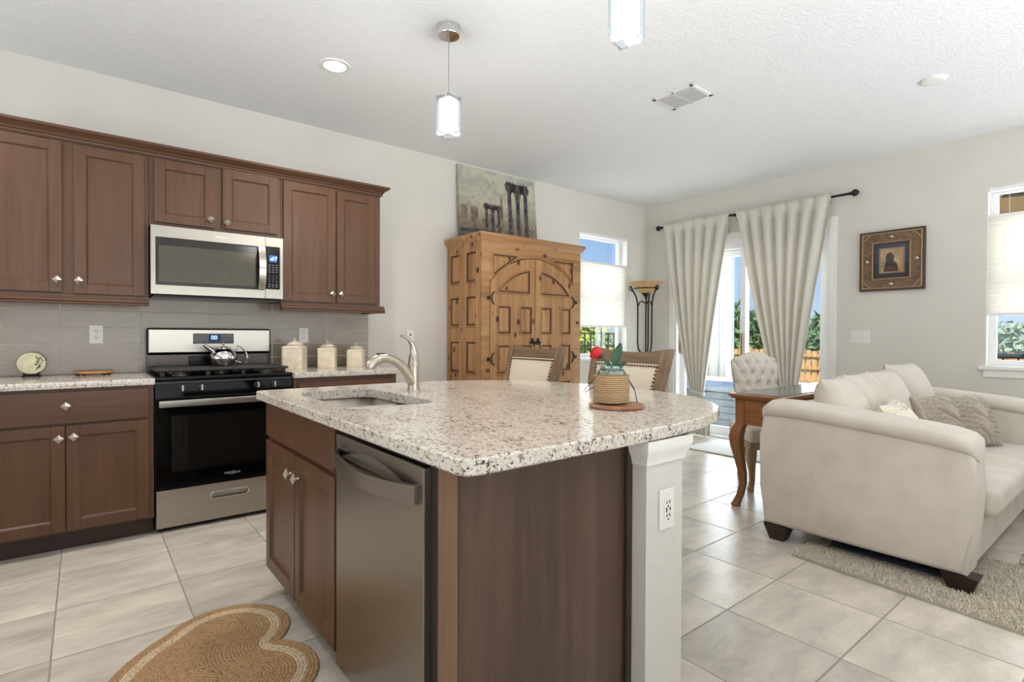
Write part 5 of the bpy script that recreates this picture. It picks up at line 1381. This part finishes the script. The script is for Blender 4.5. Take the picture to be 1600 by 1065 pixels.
def cream_pillow():
    c = (3.66, .955, .615); r = thing('cream_pillow', 'cream throw pillow with grey embroidered edge on the sofa near the closest arm', 'cushion', c)
    T = TR(*c) @ RZ(.15) @ Matrix.Rotation(-.55, 4, 'X')
    m = MB(); pillow(m, .44, .40, .17, T, .12); m.build('cover', cloth('cream_cotton', (232, 222, 202), 400, .03), r, 60)
    m = MB(T); rnd = random.Random(9)
    for i in range(90):
        a, b = rnd.choice(((rnd.uniform(-.9, .9), rnd.uniform(.62, .92)), (rnd.uniform(.62, .92), rnd.uniform(-.9, .9))))
        e = max(0, (1-abs(a)**2.6))*max(0, (1-abs(b)**2.6)); y = -.085*e**.45
        m.sphere((a*.21, y-.001, b*.19), .007, 6, (1, .35, 1))
    m.build('embroidery', plain('grey_thread', (166, 166, 164), .8), r)
cream_pillow()
# ------------------------------------------------------------------ rugs
def shag(name, label, corners, zt, rgb, spacing, view):
    r = thing(name, label, 'mat' if 'mat' in name else 'rug', (sum(c[0] for c in corners)/4, sum(c[1] for c in corners)/4, 0), None)
    m = MB(); m.prism(corners, .001, .012, 'z'); m.build('backing', plain(name+'_back', tuple(c*.8 for c in rgb), .95), r)
    A, B, C, D = [np.array(c, float) for c in corners]
    nu = int(np.linalg.norm(B-A)/spacing); nv = int(np.linalg.norm(D-A)/spacing)
    u = (np.arange(nu)+.5)/nu; v = (np.arange(nv)+.5)/nv; U, V = np.meshgrid(u, v); n = U.size
    U = (U+np.random.uniform(-.5, .5, U.shape)/nu).ravel(); V = (V+np.random.uniform(-.5, .5, V.shape)/nv).ravel()
    P = A[None]*((1-U)*(1-V))[:, None]+B[None]*(U*(1-V))[:, None]+C[None]*(U*V)[:, None]+D[None]*((1-U)*V)[:, None]
    ang = np.random.uniform(0, 2*PI, n); ln = np.random.uniform(.5, 1., n)*zt; lean = np.random.uniform(.2, 1.0, n)*zt*.75
    w = np.random.uniform(.0026, .0044, n)*spacing/.010
    verts = np.zeros((n, 7, 3)); 
    for k in range(3):
        t = ang+2*PI*k/3; verts[:, k, 0] = P[:, 0]+w*np.cos(t); verts[:, k, 1] = P[:, 1]+w*np.sin(t); verts[:, k, 2] = .010
        verts[:, 3+k, 0] = P[:, 0]+.55*lean*np.cos(ang*7)+.9*w*np.cos(t); verts[:, 3+k, 1] = P[:, 1]+.55*lean*np.sin(ang*7)+.9*w*np.sin(t); verts[:, 3+k, 2] = .010+ln*.62
    verts[:, 6, 0] = P[:, 0]+lean*np.cos(ang*7); verts[:, 6, 1] = P[:, 1]+lean*np.sin(ang*7); verts[:, 6, 2] = .010+ln*.9
    base = np.arange(n)*7; fs = []
    quad = np.array([[0, 1, 4, 3], [1, 2, 5, 4], [2, 0, 3, 5]]); tri = np.array([[3, 4, 6], [4, 5, 6], [5, 3, 6]])
    Q = (base[:, None, None]+quad[None]).reshape(-1, 4).tolist(); Tt = (base[:, None, None]+tri[None]).reshape(-1, 3).tolist()
    loc = WL[r.name]; vv = verts.reshape(-1, 3)-np.array(loc)[None]
    me = bpy.data.meshes.new('pile'); me.from_pydata(vv.tolist(), [], Q+Tt); me.materials.append(plain(name+'_pile', rgb, .95, noise=.10, nscale=60., spec=.1)); me.shade_smooth()
    ob = bpy.data.objects.new('pile', me); COL.objects.link(ob); ob.parent = r; ob['kind'] = 'stuff'
    return r
shag('shag_rug', 'cream shag rug strip reaching out from under the sofa arm', [(2.925, 1.265), (2.80, -.45), (3.66, -.45), (3.68, 1.265)], .024, (216, 206, 188), .0078, 1)
shag('living_room_rug', 'grey beige shag rug in front of the sofa seat', [(3.735, .49), (3.72, -.45), (5.2, -.45), (5.2, .49)], .024, (196, 186, 170), .0090, 1)
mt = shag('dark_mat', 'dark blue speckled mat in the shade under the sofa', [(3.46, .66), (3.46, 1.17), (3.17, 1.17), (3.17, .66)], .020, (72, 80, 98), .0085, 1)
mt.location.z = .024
m = MB(); m.box(-.35, .35, -.64, .64, 0.001, .014, .006, T=TR(5.21, 2.55, 0))
tag(m.build('door_mat', plain('pale_mat', (214, 212, 206), .85, noise=.04, nscale=120.)), 'pale flat woven mat on the floor at the sliding door', 'mat')
# ------------------------------------------------------------------ outdoors
CONC = plain('lanai_concrete', (206, 204, 198), .8, noise=.05, nscale=4.)
struct(MB().box(XB+.16, 9.6, -4, 7.5, -.12, -.02).build('floor_patio', CONC))
GR = plain('lawn_ground', (150, 140, 96), .95, noise=.25, nscale=3.)
struct(MB().box(-4, 45, -30, 45, -.30, -.13).build('floor_yard', GR))
def hot_tub():
    x0, x1, y0, y1 = 6.55, 8.1, 3.25, 4.95
    r = thing('hot_tub', 'blue slatted hot tub with a white cover outside the sliding door', 'hot tub', ((x0+x1)/2, (y0+y1)/2, -.02))
    BL = plain('tub_blue', (196, 202, 202), .6, noise=.05)
    m = MB()
    for i in range(5):
        z = -.02+i*.088; m.box(x0, x1, y0, y1, z, z+.083, .006)
    m.build('cabinet', BL, r)
    m = MB(); m.box(x0-.03, x1+.03, y0-.03, y1+.03, .425, .50, .03, 3); m.build('cover', plain('tub_white', (238, 238, 236), .6), r)
hot_tub()
def fence(name, label, p0, p1, h, mat, rail_mat, gap=.0, pw=.10, grp=None, cat='fence', tops=None):
    p0, p1 = Vector(p0), Vector(p1); d = (p1-p0); L = d.length; d.normalize(); a = math.atan2(d.y, d.x)
    r = thing(name, label, cat, ((p0.x+p1.x)/2, (p0.y+p1.y)/2, -.13), grp)
    T = TR(p0.x, p0.y, -.13) @ RZ(a); m = MB(T); n = int(L/(pw+gap))
    for i in range(n): m.box(i*(pw+gap), i*(pw+gap)+pw, -.01, .01, .02, h-.02*(i % 2 == 0), .002, 1)
    m.build('pickets', mat, r)
    m = MB(T)
    for z in (.25, h*.55, h-.15): m.box(0, L, .01, .05, z, z+.07)
    k = int(L/2.4)
    for i in range(k+1): m.box(i*2.4, i*2.4+.09, .01, .09, 0, h+.04)
    m.build('rails', rail_mat, r)
    return r
TANW = wood('fence_wood', (170, 128, 84), (204, 160, 110), (224, 184, 136), 2, .5, .8); 
fence('wooden_fence', 'tan wooden picket fence beyond the sliding door', (13.0, -3.0), (13.0, 14.0), .98, TANW, TANW, .025, .11)
BLKM = plain('fence_black', (34, 46, 44), .5)
fence('metal_fence', 'dark metal fence with thin bars beyond the sofa window', (9.7, -5.0), (9.7, 2.6), 1.16, BLKM, BLKM, .13, .02)
def grid_fence():
    r = thing('grid_fence', 'dark green wire grid fence outside the window by the armoire', 'fence', (6.5, 6.3, -.13))
    m = MB(); y = 6.3
    for i in range(36): m.box(3.5+i*.15, 3.5+i*.15+.018, y, y+.02, 0, 1.21)
    for z in (.1, .32, .54, .76, .98, 1.19): m.box(3.5, 8.85, y-.004, y+.024, z, z+.022)
    m.build('wire_grid', plain('fence_green', (26, 58, 48), .5), r)
    for x in (3.5, 5.6, 7.7, 8.8): MB().box(x-.03, x+.03, y, y+.06, -.13, 1.24).build('post', MATS['fence_green'], r)
grid_fence()
LEAF = plain('foliage', (104, 132, 62), .8, noise=.5, nscale=6.); LEAF2 = plain('foliage_dark', (78, 104, 66), .8, noise=.5, nscale=5.)
BARK = plain('bark', (96, 76, 58), .9, noise=.2)
def foliage(m, c, rx, ry, rz, n, s, rnd):
    for i in range(n):
        u, v = rnd.uniform(-1, 1), rnd.uniform(0, 2*PI); q = math.sqrt(1-u*u); rr = rnd.uniform(.72, 1.05)
        p = Vector((c[0]+rx*rr*q*math.cos(v), c[1]+ry*rr*q*math.sin(v), c[2]+rz*rr*u))
        a = Vector((rnd.gauss(0, 1), rnd.gauss(0, 1), rnd.gauss(0, 1))).normalized(); b = a.orthogonal().normalized(); k = s*rnd.uniform(.6, 1.3)
        m._new([p-a*k, p+b*k*.45, p+a*k, p-b*k*.45], [(0, 1, 2, 3)])
def bush(name, label, c, rx, ry, rz, n, s, mat, cat, seed, trunk=0, grp=None):
    r = thing(name, label, cat, (c[0], c[1], -.13), grp); rnd = random.Random(seed)
    m = MB(); foliage(m, c, rx, ry, rz, n, s, rnd); m.sphere(c, 1, 14, (rx*.8, ry*.8, rz*.8)); m.build('crown' if trunk else 'leaves', mat, r)
    m = MB(); m.tube([(c[0], c[1], -.13), (c[0]+.03, c[1], c[2]-rz*.4)], trunk or .05, 8); m.build('trunk', BARK, r); return r
bush('hedge_shrub', 'bright green shrub behind the wire grid fence', (6.1, 7.3, .62), .95, .5, .98, 2200, .09, LEAF, 'shrub', 1)
bush('hedge_shrub', 'yellow green shrub behind the wire grid fence, nearer the room corner', (8.1, 7.75, .62), 1.0, .5, 1.0, 2200, .09, plain('foliage_yellow', (150, 158, 74), .8, noise=.4, nscale=6.), 'shrub', 2)
bush('garden_tree', 'green tree seen in the gap between the two curtains', (20, 11.2, 1.0), 1.6, 1.6, 1.5, 1200, .25, LEAF2, 'tree', 3, .15)
bush('garden_tree', 'green tree seen right of the right curtain', (20, 7.2, .75), 1.1, 1.1, 1.3, 1200, .25, LEAF2, 'tree', 4, .15)
bush('hedge_row', 'grey green hedge behind the dark metal fence', (14.4, .8, .62), .8, 3.2, .85, 3600, .12, plain('foliage_grey', (120, 138, 112), .8, noise=.4, nscale=6.), 'hedge', 5)
def house():
    r = thing('neighbour_house', 'low house with a brown roof beyond the fence', 'house', (27, 11.6, -.13))
    MB().box(25, 30, 9.0, 14.5, -.13, .62).build('wall', plain('stucco', (206, 190, 168), .9), r)
    m = MB(); m.prism([(8.6, .62), (14.9, .62), (12.9, 1.2), (10.6, 1.2)], 24.6, 30.4, 'x'); m.build('roof', plain('roof_brown', (112, 84, 80), .9, noise=.15), r)
house()
def lanai_roof():
    r = thing('patio_roof', 'tan patio ceiling outside the sofa window', 'roof', (7.7, -.6, 2.75))
    MB().box(XB+.17, 9.5, -3.4, 2.1, 2.78, 2.9).build('soffit', plain('soffit_tan', (248, 202, 142), .8, noise=.06), r)
    MB().box(9.4, 9.5, -3.4, 2.1, 2.70, 2.78).build('fascia', plain('fascia_tan', (190, 150, 108), .8), r)
    for y in (-3.3, 2.0): MB().box(9.38, 9.48, y-.05, y+.05, -.02, 2.70).build('post', VINYL, r)
lanai_roof()
def fan():
    c = (7.6, .62, 2.62); r = thing('patio_fan', 'black ceiling fan under the tan patio ceiling', 'fan', (c[0], c[1], 2.78))
    MB().lathe([(.02, .16), (.02, .05), (.07, .04), (.08, 0), (.05, -.04), (0, -.05)], c, 20).build('motor', BLACKM, r)
    for k in range(4):
        MB(TR(*c) @ RZ(k*PI/2+.3)).box(.07, .55, -.06, .06, .0, .012, .004).build('blade', BLACKM, r)
fan()
def screen_wall():
    r = thing('privacy_screen', 'white privacy curtain hanging outside behind the hot tub', 'screen', (8.9, 5.6, -.02))
    m = MB(); m.grid(lambda u, v: (8.95+.03*math.sin(u*60), 4.96+1.99*u, .05+2.55*v), 120, 3); m.build('fabric', cloth('screen_white', (244, 243, 240), 200, .02, transl=.4), r, 60, solid=.003)
    m = MB(); m.tube([(8.95, 4.94, 2.62), (8.95, 6.95, 2.62)], .02, 10); m.build('rail', VINYL, r)
    for y in (4.96, 6.95): MB().box(8.9, 9.0, y-.05, y+.05, -.02, 2.66).build('post', VINYL, r)
screen_wall()
